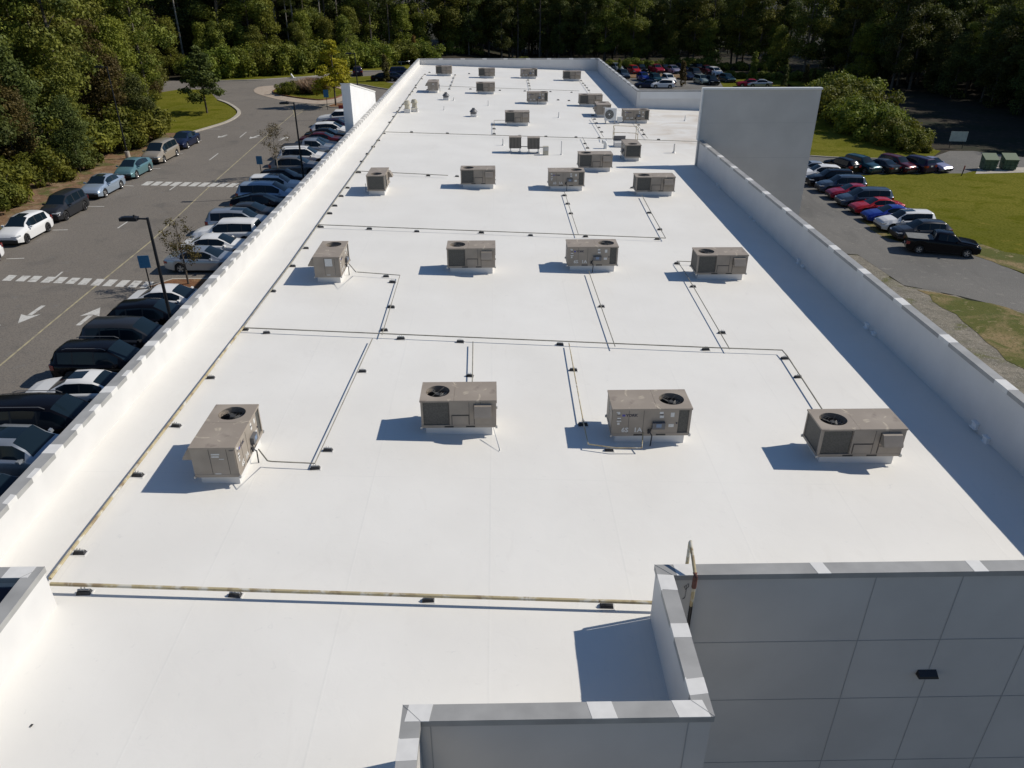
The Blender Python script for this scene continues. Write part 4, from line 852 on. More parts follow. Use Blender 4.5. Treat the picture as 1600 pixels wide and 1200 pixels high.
    for sg in (1, -1):
        h = MB(); h.add([(hl - .34, sg * (W / 2 - .03), zf + .10), (hl - .34, sg * (W / 2 - .025), zf), (hl - .02, sg * (yf - .04), zf - .02), (hl - .02, sg * (yf - .05), zf + .05),
                         (hl + .008, sg * (yf - .42), zf - .01), (hl + .008, sg * (yf - .42), zf + .05), (hl - .30, sg * (yf - .30), zf + .06), (hl - .30, sg * (yf - .30), zf)],
                        [(0, 1, 2, 3), (3, 2, 4, 5), (0, 3, 5, 6), (1, 7, 4, 2)]); h.build('headlight', M['lamp_clear'], t)
        zr = 1.0 if kind in ('suv', 'minivan', 'pickup', 'crossover') else .82; hh = .16 if kind in ('sedan', 'hatch') else .26
        r = MB(); r.box(-hl - .01, -hl + .16, sg * (W / 2 * .87 - .0) - .10, sg * (W / 2 * .87) + .06, zr - hh, zr) if False else r.add(
            [(-hl - .012, sg * W / 2 * .50, zr - hh * .8), (-hl - .012, sg * W / 2 * .88, zr - hh), (-hl + .24, sg * (W / 2 * .975 + .006), zr - hh * .8), (-hl - .012, sg * W / 2 * .50, zr), (-hl - .012, sg * W / 2 * .87, zr + .03), (-hl + .24, sg * (W / 2 * .975 + .006), zr)],
            [(0, 1, 4, 3), (1, 2, 5, 4), (3, 4, 5)]); r.build('taillight', M['lamp_red'], t)
        xw = S['ws'][1] - .35; m_ = MB(); zz = interp(belt, xw) + .10
        m_.add([(xw - .07, sg * (W / 2 + .02), zz - .06), (xw + .07, sg * (W / 2 + .0), zz - .05), (xw + .07, sg * (W / 2 + .18), zz - .04), (xw - .07, sg * (W / 2 + .2), zz - .05), (xw - .06, sg * (W / 2 + .02), zz + .07), (xw + .04, sg * (W / 2), zz + .06), (xw + .04, sg * (W / 2 + .17), zz + .06), (xw - .06, sg * (W / 2 + .19), zz + .08)],
               [(0, 1, 2, 3), (4, 5, 6, 7), (0, 1, 5, 4), (1, 2, 6, 5), (2, 3, 7, 6), (3, 0, 4, 7)]); m_.box(xw - .03, xw + .05, min(sg * (W / 2 - .1), sg * (W / 2 + .05)), max(sg * (W / 2 - .1), sg * (W / 2 + .05)), zz - .03, zz + .02)
        o = m_.build('side_mirror', P['white'], t); o.material_slots[0].link = 'OBJECT'; o.material_slots[0].material = P['white']
        if rails: MB().tube([(-1.7, sg * W * .345, 1.70), (-1.5, sg * W * .345, 1.77), (.1, sg * W * .345, 1.77), (.3, sg * W * .345, 1.68)], .018, 6).build('roof_rail', M['disc'], t)
        for w in S['wx']:
            y0 = sg * (W / 2 - .22); y1 = sg * (W / 2 - .005); tr = MB()
            prof = [(wr * .62, 0), (wr * .93, 0), (wr, .035), (wr, .185), (wr * .93, .215), (wr * .62, .215)]; n = 22; vs = []; fs = []
            for i in range(n):
                a = 2 * math.pi * i / n
                for rr, dy in prof: vs.append((w + rr * math.cos(a), y0 + sg * dy, wr + rr * math.sin(a)))
            for i in range(n):
                for j in range(5): fs.append((i * 6 + j, i * 6 + j + 1, ((i + 1) % n) * 6 + j + 1, ((i + 1) % n) * 6 + j))
            tr.add(vs, fs); wh = tr.build('wheel', M['tyre'], t, smooth=True, angle=50)
            rm = MB(); rm.tube([(w, y0 + sg * .10, wr), (w, y0 + sg * .15, wr)], wr * .64, 20, 1)
            yo = y1 - sg * .015
            for i in range(5):
                a = 2 * math.pi * i / 5 + .3; ca, sa = math.cos(a), math.sin(a); pt = lambda u_, v_: (w + u_ * ca - v_ * sa, yo, wr + u_ * sa + v_ * ca)
                rm.add([pt(.03, -.035), pt(wr * .66, -.055), pt(wr * .66, .055), pt(.03, .035)], [(0, 1, 2, 3)])
            rm.tube([(w, yo - sg * .01, wr), (w, yo + sg * .008, wr)], .07, 12, 0)
            ringp = [(w + wr * .645 * math.cos(i * math.pi / 12), yo, wr + wr * .645 * math.sin(i * math.pi / 12)) for i in range(25)]; rm.tube(ringp, .018, 4, 0, cap=False)
            rm.build('rim', [M['rim_dark'] if rimdark else M['rim'], M['trim']], wh)
    return t
PROTO = {}; used_ = set()
def car(kind, col, X, Y, ang, label, group, z=0, sc=1., rails=False, sunroof=False, rimdark=False, cover=None, cat='car'):
    key = (kind, rails, sunroof, rimdark)
    if key not in PROTO: PROTO[key] = make_car(*key); index_children(); o = PROTO[key]; fresh = True
    else: o = copy_tree(PROTO[key]); fresh = False
    if fresh: KIDS_ = None
    todo.append((o, col, cover))
    place(o, (X, Y, z), R_(ang), sc, label, group, cat); return o
todo = []
gl = 'cars parked nose in along the left side of the building'
ROW = [
 ('sedan', 'slate', 22.9, 180, 'dark blue grey sedan at the left photo edge, half hidden by the parapet', {}),
 ('pickup', 'silver', 25.4, 0, 'silver white pickup truck with black bed cover at the near end of the row', dict(sunroof=True, cover='tonneau_k', cat='pickup truck')),
 ('minivan', 'black', 28.1, 0, 'long black vehicle with bright window outline next to the silver white pickup', dict(rails=True)),
 ('sedan', 'white', 30.8, 180, 'white sedan with dark sunroof backed in between two black SUVs', dict(sunroof=True)),
 ('suv', 'black', 33.4, 0, 'black SUV with chrome roof rail right behind the backed in white sedan', dict(rails=True)),
 ('suv', 'charcoal', 36.1, 0, 'very dark SUV, second before the street lamp foot', {}),
 ('crossover', 'black', 38.8, 0, 'black crossover crossed by the near lamp post', {}),
 ('sedan', 'white', 41.4, 0, 'white roofed sedan beside the planting island with the bare brown tree', {}),
 ('sedan', 'silver', 47.0, 0, 'silver sedan just beyond the brown leaved tree', {}),
 ('sedan', 'white', 49.7, 0, 'white sedan with dark windscreen, second beyond the brown leaved tree', {}),
 ('suv', 'white', 52.4, 180, 'large white wagon like SUV backed in beside the white sedan', {}),
 ('suv', 'silver', 55.1, 0, 'silver SUV with pale roof and dark side windows next to the backed in white SUV', dict(sunroof=True)),
 ('sedan', 'charcoal', 57.8, 0, 'dark grey sedan in the shade of the building beyond the silver SUV', {}),
 ('hatch', 'black', 60.5, 0, 'black low car near the middle of the parked row', {}),
 ('minivan', 'paleblue', 63.3, 0, 'pale blue silver minivan just before the white SUV with sunroof', {}),
 ('suv', 'white', 66.0, 0, 'white SUV with sunroof at the end of the far crosswalk', dict(sunroof=True)),
 ('crossover', 'black', 68.6, 0, 'black wagon beside the second blue sign', {}),
 ('crossover', 'pewter', 73.6, 0, 'bronze grey crossover just beyond the small bare tree', {}),
 ('suv', 'white', 77.6, 0, 'white SUV seen behind the small bare tree', dict(rails=True)),
 ('pickup', 'silver', 81.0, 0, 'silver white pickup with cap behind the second lamp post', dict(cat='pickup truck')),
 ('sedan', 'navy', 84.2, 0, 'dark blue sedan beyond the second lamp post', {}),
 ('sedan', 'maroon', 87.2, 0, 'maroon sedan showing its red nose between dark cars', {}),
 ('sedan', 'black', 85.8 + 3.9, 0, 'black sedan parked between the maroon sedan and a white SUV', {}),
 ('crossover', 'white', 92.7, 0, 'small white SUV near the far end of the left row', {}),
 ('sedan', 'plum', 96.3, 0, 'dark purple sedan next to the far white pickup', {}),
 ('pickup', 'white', 100.2, 180, 'white crew cab pickup at the far end of the row beside the yellowing tree', dict(cat='pickup truck', cover='red_metal')),
]
for kind, col, Y, a, lab, kw in ROW:
    X = -19.0 - .012 * max(0, Y - 45)
    if Y < 44: X += .55; Y -= 1.35
    car(kind, col, X + (.2 if a == 0 else 0), Y, a + rs.uniform(-1.2, 1.2), lab, gl, sc=1.0 if Y < 70 else 1.06, **kw)
gq = 'cars parked parallel along the wooded kerb'
for kind, col, Y, lab, kw in [('crossover', 'white', 47.3, 'white car cut off by the left edge of the photo', {}), ('crossover', 'white', 54.0, 'white crossover with black wheels and sunroof parked by the wooded kerb', dict(sunroof=True, rimdark=True)),
    ('suv', 'charcoal', 59.8, 'dark grey SUV parked behind the white crossover by the wooded kerb', dict(rimdark=True)), ('sedan', 'paleblue', 66.8, 'pale silver sedan with sunroof by the wooded kerb', dict(sunroof=True)),
    ('hatch', 'teal', 73.6, 'pale teal hatchback by the wooded kerb near the far crosswalk', {}), ('minivan', 'champagne', 80.5, 'champagne beige minivan by the wooded kerb beside the lamp post', {}), ('sedan', 'navy', 87.6, 'dark navy sedan at the far end of the kerbside row', {})]:
    car(kind, col, -34.15 - .02 * (Y - 50), Y, -90 - 1.2, lab, gq, sc=1.0 if Y < 60 else 1.06, **kw)
gr_ = 'cars parked beside the lawn on the right'
car('pickup', 'black', 36.1, 58.9, -18, 'black pickup truck with flat grey bed cover at the near end of the right row', gr_, z=GR, cat='pickup truck', sc=.96)
for i, (kind, col, lab, kw) in enumerate([('crossover', 'charcoal', 'dark car with roof rails directly behind the black pickup', dict(rails=False)), ('suv', 'white', 'white SUV with dark sunroof in the right row', dict(sunroof=True)), ('sedan', 'blue', 'bright blue sedan in the right row', {}),
    ('sedan', 'red', 'bright red sedan beside the blue sedan', {}), ('minivan', 'slate', 'dark grey blue minivan between two red cars', {}), ('sedan', 'crimson', 'crimson sedan farther back in the right row', {}), ('suv', 'slate', 'dark blue grey SUV beyond the crimson sedan', {}),
    ('suv', 'black', 'black SUV partly hidden by the tall grey screen wall', {}), ('crossover', 'white', 'white crossover near the screen wall edge', {}), ('sedan', 'silver', 'silver sedan farthest back in the right row', {})]):
    Y = 62.6 + 2.69 * i; car(kind, col, 36.2 - .06 * i, Y, 180 + rs.uniform(-2, 2), lab, gr_, z=GR, **kw)
gs = 'cars parked at the head of the lawn'
for kind, col, q, flip, lab in [('crossover', 'black', (1339, 274), 0, 'black car showing its rear lamps, leftmost of the group at the head of the lawn'), ('suv', 'darkteal', (1372, 274), 1, 'dark teal vehicle second from left at the head of the lawn'), ('sedan', 'charcoal', (1402, 273.5), 0, 'dark grey sedan third from left at the head of the lawn'),
    ('suv', 'maroon', (1428, 273.5), 1, 'dark maroon SUV in the group at the head of the lawn'), ('minivan', 'plum', (1455, 272.5), 0, 'tall dark purple van in the group at the head of the lawn'), ('sedan', 'lilac', (1484, 272), 1, 'lilac silver sedan at the right end of the group by the lawn')]:
    p = G(*q, GR); h = 112; d = Vector((math.cos(R_(h)), math.sin(R_(h)), 0)); c_ = p + d * 2.6; car(kind, col, c_.x, c_.y, h + 180 * flip, lab, gs, z=GR, sc=.96)
gf = 'cars in the far parking lot'
FAR = [(966, 113, 'suv', 'silver'), (976, 124, 'suv', 'slate'), (993, 117, 'suv', 'red'), (1008, 128, 'crossover', 'blue'), (1027, 131, 'suv', 'darkteal'), (1028, 116, 'pickup', 'crimson'), (1048, 132, 'suv', 'white'), (1055, 116, 'crossover', 'lilac'), (1078, 126, 'sedan', 'navy'),
       (1089, 121, 'suv', 'charcoal'), (1100, 133, 'suv', 'sage'), (1115, 134, 'suv', 'black'), (1107, 118, 'pickup', 'maroon'), (1121, 120, 'suv', 'white'), (1140, 130, 'crossover', 'darkteal'), (1012, 138, 'sedan', 'navy'), (1036, 138.5, 'crossover', 'white'), (1172, 136.5, 'sedan', 'crimson'), (1188, 137, 'sedan', 'silver'),
       (982, 112, 'sedan', 'black'), (1004, 114, 'crossover', 'black'), (1042, 113, 'sedan', 'charcoal'), (1068, 114, 'suv', 'navy'), (1082, 113, 'sedan', 'sage'), (1094, 114, 'suv', 'black')]
CN = {'silver': 'silver', 'slate': 'grey blue', 'red': 'bright red', 'blue': 'bright blue', 'darkteal': 'dark teal', 'crimson': 'crimson', 'white': 'white', 'lilac': 'pale lilac', 'navy': 'navy', 'charcoal': 'dark grey', 'sage': 'sage grey', 'black': 'black', 'maroon': 'maroon'}
KN = {'suv': 'SUV', 'crossover': 'crossover', 'sedan': 'sedan', 'pickup': 'pickup truck'}
for x, y, kind, col in FAR:
    p = G(x, y, GR); rown = 'nearest' if y > 135 else ('front' if y > 123 else ('middle' if y > 117.5 else 'rear'))
    ang = -80 if y < 135 else 175
    car(kind, col, p.x, p.y + (2.3 if y < 135 else 1), ang + rs.uniform(-4, 4), 'small distant %s %s in the %s line of the far lot, %s' % (CN[col], KN[kind], rown, 'left' if x < 1005 else ('centre left' if x < 1045 else ('centre right' if x < 1092 else 'right'))), gf, z=GR, sc=1.05)
for x, y, kind, col, a, lab in [(600, 128, 'sedan', 'black', 5, 'dark car beside the columnar bush beyond the left parapet'), (617, 126.5, 'sedan', 'navy', 5, 'dark blue car with bright windscreen beyond the left parapet'), (628, 120, 'suv', 'navy', 5, 'dark blue SUV farthest beyond the left parapet'), (558, 118.5, 'suv', 'plum', 100, 'dark car driving on the far loop road beside a lamp post')]:
    p = G(x, y); car(kind, col, p.x, p.y + .9, a, lab, 'cars beyond the left parapet', sc=1.0)
for o, col, cover in todo:
    for ch in [q for q in bpy.data.objects if q.parent == o] if False else []: pass
par = {}
for q in bpy.data.objects:
    if q.parent: par.setdefault(q.parent.name, []).append(q)
for o, col, cover in todo:
    for ch in par.get(o.name, []):
        b_ = ch.name.split('.')[0]
        if b_ in ('body', 'side_mirror'): ch.material_slots[0].material = P[col]
        if b_ == 'bed_cover' and cover:
            ch.material_slots[0].link = 'OBJECT'; ch.material_slots[0].material = M[cover]
        elif b_ == 'bed_cover' and not cover and col != 'black': ch.material_slots[0].link = 'OBJECT'; ch.material_slots[0].material = M['tonneau_k']

# ================================================================== STREET FURNITURE
def lamp(x, y, h, px, label, arm=1.15):
    t = thing('street_lamp', label, 'street lamp', (x, y, 0), 0, 'parking lot lamps')
    b = MB(); b.cyl(0, 0, 0, .75, .24, 18); b.build('footing', M['concrete'], t, smooth=True)
    b = MB(); b.tube([(0, 0, .7), (0, 0, h)], .085, 10, r2=.06); b.build('pole', M['black'], t, smooth=True)
    b = MB(); b.tube([(0, 0, h - .06), (-.45, 0, h - .04)], .04, 8); b.build('arm', M['black'], t)
    b = MB(); b.box(-arm, -.42, -.17, .17, h - .12, h + .02); b.box(-arm + .12, -.5, -.13, .13, h + .02, h + .05); b.cyl(-.55, 0, h + .05, h + .12, .04, 8); b.build('lamp_head', M['black'], t)
    b = MB(); b.box(-arm + .08, -.5, -.13, .13, h - .135, h - .121); b.build('lamp_lens', M['galv'], t)
lamp(-38.4, 81.0, 8.9, 0, 'tall black lamp post standing on the straw bank against the woods')
p = G(230, 340, 7.6); lamp(p.x, p.y, 7.6, 0, 'nearest black lamp post rising behind the left parapet by the planting island')
p = G(459, 160, 7.6); lamp(p.x, p.y, 7.6, 0, 'middle black lamp post rising among the parked cars')
p = G(554, 83, 8.0); lamp(p.x, p.y, 8.0, 0, 'farthest black lamp post above the sloping white fin')
def sign(x, y, w, h, zb, m, label, cat='sign', post=M['black'], rz=0, z=0, double=False):
    t = thing('sign', label, cat, (x, y, z), rz); b = MB(); b.box(-w / 2, w / 2, -.012, .012, zb, zb + h); b.build('panel', m, t)
    for px in ((-w * .38, w * .38) if double else (0,)): q = MB(); q.box(px - .03, px + .03, .012, .062, 0, zb + h * .9); q.build('post', post, t)
sign(-20.7, 42.6, .62, .75, 2.0 - .35, M['sign_blue'], 'blue sign on a black post at the end of the near crosswalk', rz=.15)
p = G(409, 276); sign(p.x, p.y, .55, .75, 1.15, M['sign_blue'], 'small bright blue sign on a post by the black wagon')
p = G(1493, 232, GR); sign(p.x, p.y, 2.1, 1.25, .9, M['sign_white'], 'pale blank looking board sign on two posts at the edge of the dark woods', z=GR, double=True, rz=-.15)
p = G(512, 172, 0); sign(p.x, p.y, .7, 1.0, 1.7, M['sign_blue'], 'dark sign on a post between the yellowing tree and the far white pickup')
t = thing('marker_post', 'short post with reddish top at the right end of the parked group by the lawn', 'post', tuple(G(1502, 275, GR))); q = MB(); q.tube([(0, 0, 0), (.08, 0, .7)], .06, 8); q.build('base', M['black'], t); q = MB(); q.tube([(.08, 0, .7), (.12, 0, 1.15)], .065, 8); q.build('cap', M['red_metal'], t)
t = thing('marker_post', 'white leaning marker post on the verge of the loop road', 'post', tuple(G(459, 122.3, .0))); q = MB(); q.tube([(0, 0, 0), (-.45, 0, .75)], .16, 10); q.build('post', M['whiteplastic'], t); q = MB(); q.box(-.1, .35, -.15, .15, -.01, .1); q.build('foot', M['whiteplastic'], t)
for dx, lab in ((1542, 'left one of two green dumpsters by the road at the right edge'), (1573, 'right one of two green dumpsters by the road at the right edge')):
    p = G(dx, 265, GR); t = thing('dumpster', lab, 'dumpster', p, R_(-8), 'green dumpsters'); t.scale = (.70, .75, .95)
    b = MB(); b.add([(-1.0, -.75, .12), (1.0, -.75, .12), (1.0, .75, .12), (-1.0, .75, .12), (-1.05, -.95, 1.25), (1.05, -.95, 1.25), (1.05, .85, 1.75), (-1.05, .85, 1.75)], [(3, 2, 1, 0), (0, 1, 5, 4), (1, 2, 6, 5), (2, 3, 7, 6), (3, 0, 4, 7), (4, 5, 6, 7)])
    for z in (.5, .9): b.box(-1.06, 1.06, -.95, -.85, z, z + .08)
    for x in (-.7, 0, .7): b.box(x - .04, x + .04, -.97, -.86, .2, 1.2)
    b.build('bin', M['green_bin'], t)
    l = MB(); l.add([(-1.12, -1.05, 1.27), (1.12, -1.05, 1.27), (1.12, .9, 1.80), (-1.12, .9, 1.80), (-1.12, -1.05, 1.34), (1.12, -1.05, 1.34), (1.12, .9, 1.87), (-1.12, .9, 1.87)], [(3, 2, 1, 0), (4, 5, 6, 7), (0, 1, 5, 4), (1, 2, 6, 5), (2, 3, 7, 6), (3, 0, 4, 7)]); l.build('lid', M['green_lid'], t)
    w = MB()
    for x in (-.8, .8):
        for y in (-.6, .6): w.tube([(x - .04, y, .09), (x + .04, y, .09)], .09, 10)
    w.build('castor', M['rubber'], t); s = MB()
    for sg in (-1, 1): s.box(min(sg * 1.03, sg * 1.12), max(sg * 1.03, sg * 1.12), -.35, .35, .8, .95)
    s.build('fork_pocket', M['green_bin'], t)
sheet('bin_pad', [tuple(G(1524, 272, GR))[:2], tuple(G(1600, 270, GR))[:2], tuple(G(1600, 262, GR))[:2], tuple(G(1528, 262, GR))[:2]], GR + .045, M['concrete'])
# steel guard rail on the far verge
gpts = [G(500, 108), G(560, 105.2), G(600, 103.8), G(640, 100.5), G(665, 98)]; t = thing('road_guard_rail', 'galvanised guard rail curving along the far verge in front of the woods', 'guard rail', gpts[0])
o0 = Vector(t.location); q = MB(); q.tube([tuple(p - o0 + Vector((0, 0, .62))) for p in gpts], .10, 6); q.build('rail', M['galv'], t)
for i in range(13):
    u = i / 12 * (len(gpts) - 1); j = min(int(u), len(gpts) - 2); p = gpts[j].lerp(gpts[j + 1], u - j) - o0; q = MB(); q.box(p.x - .07, p.x + .07, p.y + .08, p.y + .2, 0, .72); q.build('post', M['galv'], t)
# red benches / frames beside the entrance
p = G(545, 176); t = thing('bench', 'red metal bench beside the yellowing tree at the entrance', 'bench', p); q = MB(); q.box(-1.4, 1.4, -.25, .25, .42, .47); q.build('seat', M['red_metal'], t); q = MB(); q.box(-1.4, 1.4, .25, .3, .5, .95); q.build('backrest', M['red_metal'], t)
for x in (-1.2, 1.2): q = MB(); q.box(x - .04, x + .04, -.22, .28, 0, .42); q.build('leg', M['red_metal'], t)

# ================================================================== TREES
def quads(pos, nrm, size, rng):
    n = len(pos); nrm = nrm / np.linalg.norm(nrm, axis=1, keepdims=True)
    a = np.cross(nrm, rng.normal(size=(n, 3))); a /= np.linalg.norm(a, axis=1, keepdims=True); b = np.cross(nrm, a)
    s = size * rng.uniform(.55, 1.35, (n, 1)); w = s * rng.uniform(.45, .8, (n, 1))
    bend = nrm * s * .18
    v = np.stack([pos - a * s - bend, pos - b * w, pos + a * s - bend, pos + b * w], 1).reshape(-1, 3)
    return v
def leafmesh(name, v, m):
    n = len(v) // 4; me = bpy.data.meshes.new(name); me.vertices.add(len(v)); me.vertices.foreach_set('co', v.astype(np.float32).ravel())
    me.loops.add(4 * n); me.loops.foreach_set('vertex_index', np.arange(4 * n, dtype=np.int32)); me.polygons.add(n)
    me.polygons.foreach_set('loop_start', np.arange(0, 4 * n, 4, dtype=np.int32)); me.polygons.foreach_set('loop_total', np.full(n, 4, dtype=np.int32))
    me.update(calc_edges=True); me.materials.append(m); o = bpy.data.objects.new(name, me); C.objects.link(o); return o
def clumps(cs, rs, n, size, rng, up=.35, fill=.5):
    cs = np.array(cs, float); rs = np.array(rs, float); rs = rs if rs.ndim == 2 else np.repeat(rs[:, None], 3, 1)
    p = (rs ** 2).sum(1); p /= p.sum(); k = rng.choice(len(cs), n, p=p)
    d = rng.normal(size=(n, 3)); d /= np.linalg.norm(d, axis=1, keepdims=True)
    r = fill + (1 - fill) * rng.random((n, 1)) ** .6
    r *= 1 + .18 * rng.normal(size=(n, 1)).clip(-1, 1.5)
    pos = cs[k] + d * rs[k] * r; nr = d * .7 + rng.normal(size=(n, 3)) * .55; nr[:, 2] += up
    return quads(pos, nr, size, rng)
def trunk_mesh(h, r, limbs, rng, lean=.03, bare=False, crown_r=2.5, zb=.35, rr=.3):
    b = MB(); pts = []; x = y = 0
    for i in range(7):
        t = i / 6; pts.append((x, y, h * t)); x += rng.uniform(-lean, lean) * h / 6; y += rng.uniform(-lean, lean) * h / 6
    b.tube(pts, r, 7, r2=r * .22)
    for i in range(limbs):
        t = rng.uniform(zb, .95); base = Vector(pts[0]).lerp(Vector(pts[-1]), t); base = Vector((np.interp(t * h, [p[2] for p in pts], [p[0] for p in pts]), np.interp(t * h, [p[2] for p in pts], [p[1] for p in pts]), t * h))
        a = rng.uniform(0, 6.28); L = crown_r * rng.uniform(.5, 1.) * (1.15 - .6 * t); tip = base + Vector((math.cos(a) * L, math.sin(a) * L, L * rng.uniform(.25, .9)))
        mid = base.lerp(tip, .5) + Vector((0, 0, .1 * L)); b.tube([base, mid, tip], r * rr * (1.1 - t * .6), 5, r2=r * .06)
        if bare:
            for _ in range(4):
                s0 = base.lerp(tip, rng.uniform(.3, .95)); a2 = rng.uniform(0, 6.28); l2 = L * rng.uniform(.25, .5); b.tube([s0, s0 + Vector((math.cos(a2) * l2, math.sin(a2) * l2, l2 * rng.uniform(.2, 1)))], r * .10, 4, r2=r * .03)
    return b
def make_tree(name, kind, h, seed, leaf, bark='bark', lab='x', cat='tree'):
    rng = np.random.default_rng(seed); t = thing(name, lab, cat)
    if kind == 'broad':
        cr = h * .20; cs = []; rs = []; zb = h * .18
        for i in range(44):
            u = rng.random(); z = zb + (h - zb) * u; prof = math.sin(math.pi * (.12 + .80 * u)) ** .8; a = rng.uniform(0, 6.28); rad = cr * prof * rng.uniform(.35, 1.0)
            cs.append((math.cos(a) * rad, math.sin(a) * rad, z)); r = rng.uniform(.7, 1.45) * h / 18; rs.append((r * 1.25, r * 1.25, r * .8))
        trunk_mesh(h * .9, h * .014, 12, rng, crown_r=cr, zb=.25).build('trunk', M[bark], t, smooth=True)
        v = clumps(cs, rs, int(13000 * (h / 18) ** .6), .165 * (h / 18) ** .4, rng)
    elif kind == 'edge':     # leafy to the ground
        cr = h * .26; cs = []; rs = []
        for i in range(46):
            u = rng.random() ** 1.1; z = h * (.03 + .93 * u); prof = (1 - u) ** .45; a = rng.uniform(0, 6.28); rad = cr * prof * rng.uniform(.35, 1.0)
            cs.append((math.cos(a) * rad, math.sin(a) * rad, z)); r = rng.uniform(.6, 1.25) * h / 11; rs.append((r * 1.2, r * 1.2, r * .85))
        trunk_mesh(h * .85, h * .012, 8, rng, crown_r=cr).build('trunk', M[bark], t, smooth=True)
        v = clumps(cs, rs, int(12000 * (h / 11) ** .5), .135 * (h / 11) ** .4, rng)
    elif kind == 'pine':
        cs = []; rs = []
        for i in range(30):
            u = rng.random(); z = h * (.56 + .42 * u); a = rng.uniform(0, 6.28); rad = h * .11 * (1.05 - u) * rng.uniform(.3, 1.1); cs.append((math.cos(a) * rad, math.sin(a) * rad, z)); r = rng.uniform(.7, 1.3); rs.append((r * 1.2, r * 1.2, r * .55))
        for i in range(4): a = rng.uniform(0, 6.28); cs.append((math.cos(a) * 1.2, math.sin(a) * 1.2, h * rng.uniform(.3, .55))); rs.append((.9, .9, .4))
        b = trunk_mesh(h, h * .0085, 10, rng, lean=.015, crown_r=h * .1, zb=.45)
        for i in range(9): z = h * rng.uniform(.12, .5); a = rng.uniform(0, 6.28); b.tube([(0, 0, z), (math.cos(a) * .9, math.sin(a) * .9, z + .1)], .02, 4, r2=.006)
        b.build('trunk', M[bark], t, smooth=True)
        v = clumps(cs, rs, 5200, .17, rng, up=.2, fill=.35)
    elif kind == 'cone':      # columnar evergreen
        cs = []; rs = []
        for i in range(46):
            u = rng.random(); rad = h * .15 * (1 - u) ** .6 * rng.uniform(.5, 1); a = rng.uniform(0, 6.28); cs.append((math.cos(a) * rad, math.sin(a) * rad, h * (.05 + .88 * u))); rs.append(h * .07 * rng.uniform(.7, 1.2))
        trunk_mesh(h * .9, h * .012, 4, rng, crown_r=h * .1).build('trunk', M[bark], t, smooth=True); v = clumps(cs, rs, 3200, .12 * h / 5, rng, up=.6)
    elif kind == 'layered':     # tiered small tree with clear stem
        cs = []; rs = []
        for i in range(60):
            u = rng.random() ** .8; z = h * (.24 + .72 * u); rad = h * .36 * (1.02 - u) ** .75 * rng.uniform(.3, 1.05); a = rng.uniform(0, 6.28); r = h * .075 * rng.uniform(.7, 1.3) * (1.15 - .5 * u); cs.append((math.cos(a) * rad, math.sin(a) * rad, z - rad * .12)); rs.append((r * 1.35, r * 1.35, r * .55))
        trunk_mesh(h * .95, h * .016, 18, rng, crown_r=h * .3, zb=.25).build('trunk', M[bark], t, smooth=True); v = clumps(cs, rs, 6500, .16, rng, up=.5, fill=.3)
    elif kind == 'sparse':
        cs = []; rs = []
        for i in range(34): u = rng.random(); z = h * (.35 + .6 * u); rad = h * .30 * math.sin(math.pi * (.15 + .75 * u)) * rng.uniform(.3, 1.05); a = rng.uniform(0, 6.28); cs.append((math.cos(a) * rad, math.sin(a) * rad, z)); rs.append(h * .07)
        trunk_mesh(h * .92, h * .016, 20, rng, crown_r=h * .34, zb=.28, bare=True).build('trunk', M[bark], t, smooth=True); v = clumps(cs, rs, 1500, .055, rng, fill=.2)
    elif kind == 'bush':
        cs = []; rs = []
        for i in range(26): a = rng.uniform(0, 6.28); rad = h * .75 * rng.random() ** .6; z = h * rng.uniform(.15, .82) * (1 - .45 * (rad / (h * .8)) ** 2); cs.append((math.cos(a) * rad, math.sin(a) * rad, z)); rs.append(h * .2 * rng.uniform(.7, 1.3))
        b = MB()
        for i in range(7): a = rng.uniform(0, 6.28); b.tube([(0, 0, 0), (math.cos(a) * h * .4, math.sin(a) * h * .4, h * .6)], .03, 4, r2=.01)
        b.build('stem', M[bark], t); v = clumps(cs, rs, 7500, .055 * h ** .7, rng, up=.3)
    elif kind == 'tuft':
        n = 900; b = rng.normal(size=(n, 2)) * .28 * h; ang = rng.uniform(0, 6.28, n); le = h * rng.uniform(.5, 1, n)
        base = np.c_[b * .5, np.zeros(n)]; tip = np.c_[b[:, 0] * 1.5 + np.cos(ang) * .3 * h, b[:, 1] * 1.5 + np.sin(ang) * .3 * h, le]; sd = np.c_[-np.sin(ang), np.cos(ang), np.zeros(n)] * .02
        v = np.stack([base - sd, base + sd, tip + sd * 1.5, tip - sd * 1.5], 1).reshape(-1, 3)
    o = leafmesh('foliage' if kind in ('bush', 'tuft') else 'crown', v, M[leaf]); o.parent = t; return t
T = {}
for i in range(3): T['broad%d' % i] = make_tree('tall_tree', 'broad', 19, 20 + i, 'leaf_a')
T['dark0'] = make_tree('tall_tree', 'broad', 21, 31, 'leaf_dark'); T['dark1'] = make_tree('tall_tree', 'broad', 18, 32, 'leaf_dark')
T['edge0'] = make_tree('edge_tree', 'edge', 11, 41, 'leaf_b'); T['edge1'] = make_tree('edge_tree', 'edge', 10, 42, 'leaf_a'); T['edge2'] = make_tree('edge_tree', 'edge', 12, 43, 'leaf_dark')
T['olive0'] = make_tree('tall_tree', 'broad', 17, 44, 'leaf_olive'); T['edgeo'] = make_tree('edge_tree', 'edge', 11, 45, 'leaf_olive'); T['pine0'] = make_tree('pine_tree', 'pine', 25, 51, 'leaf_pine', 'bark_pale'); T['pine1'] = make_tree('pine_tree', 'pine', 23, 52, 'leaf_pine', 'bark')
T['bush0'] = make_tree('shrub', 'bush', 3.2, 61, 'leaf_b', cat='shrub'); T['bush1'] = make_tree('shrub', 'bush', 2.8, 62, 'leaf_a', cat='shrub')
index_children(); used = set()
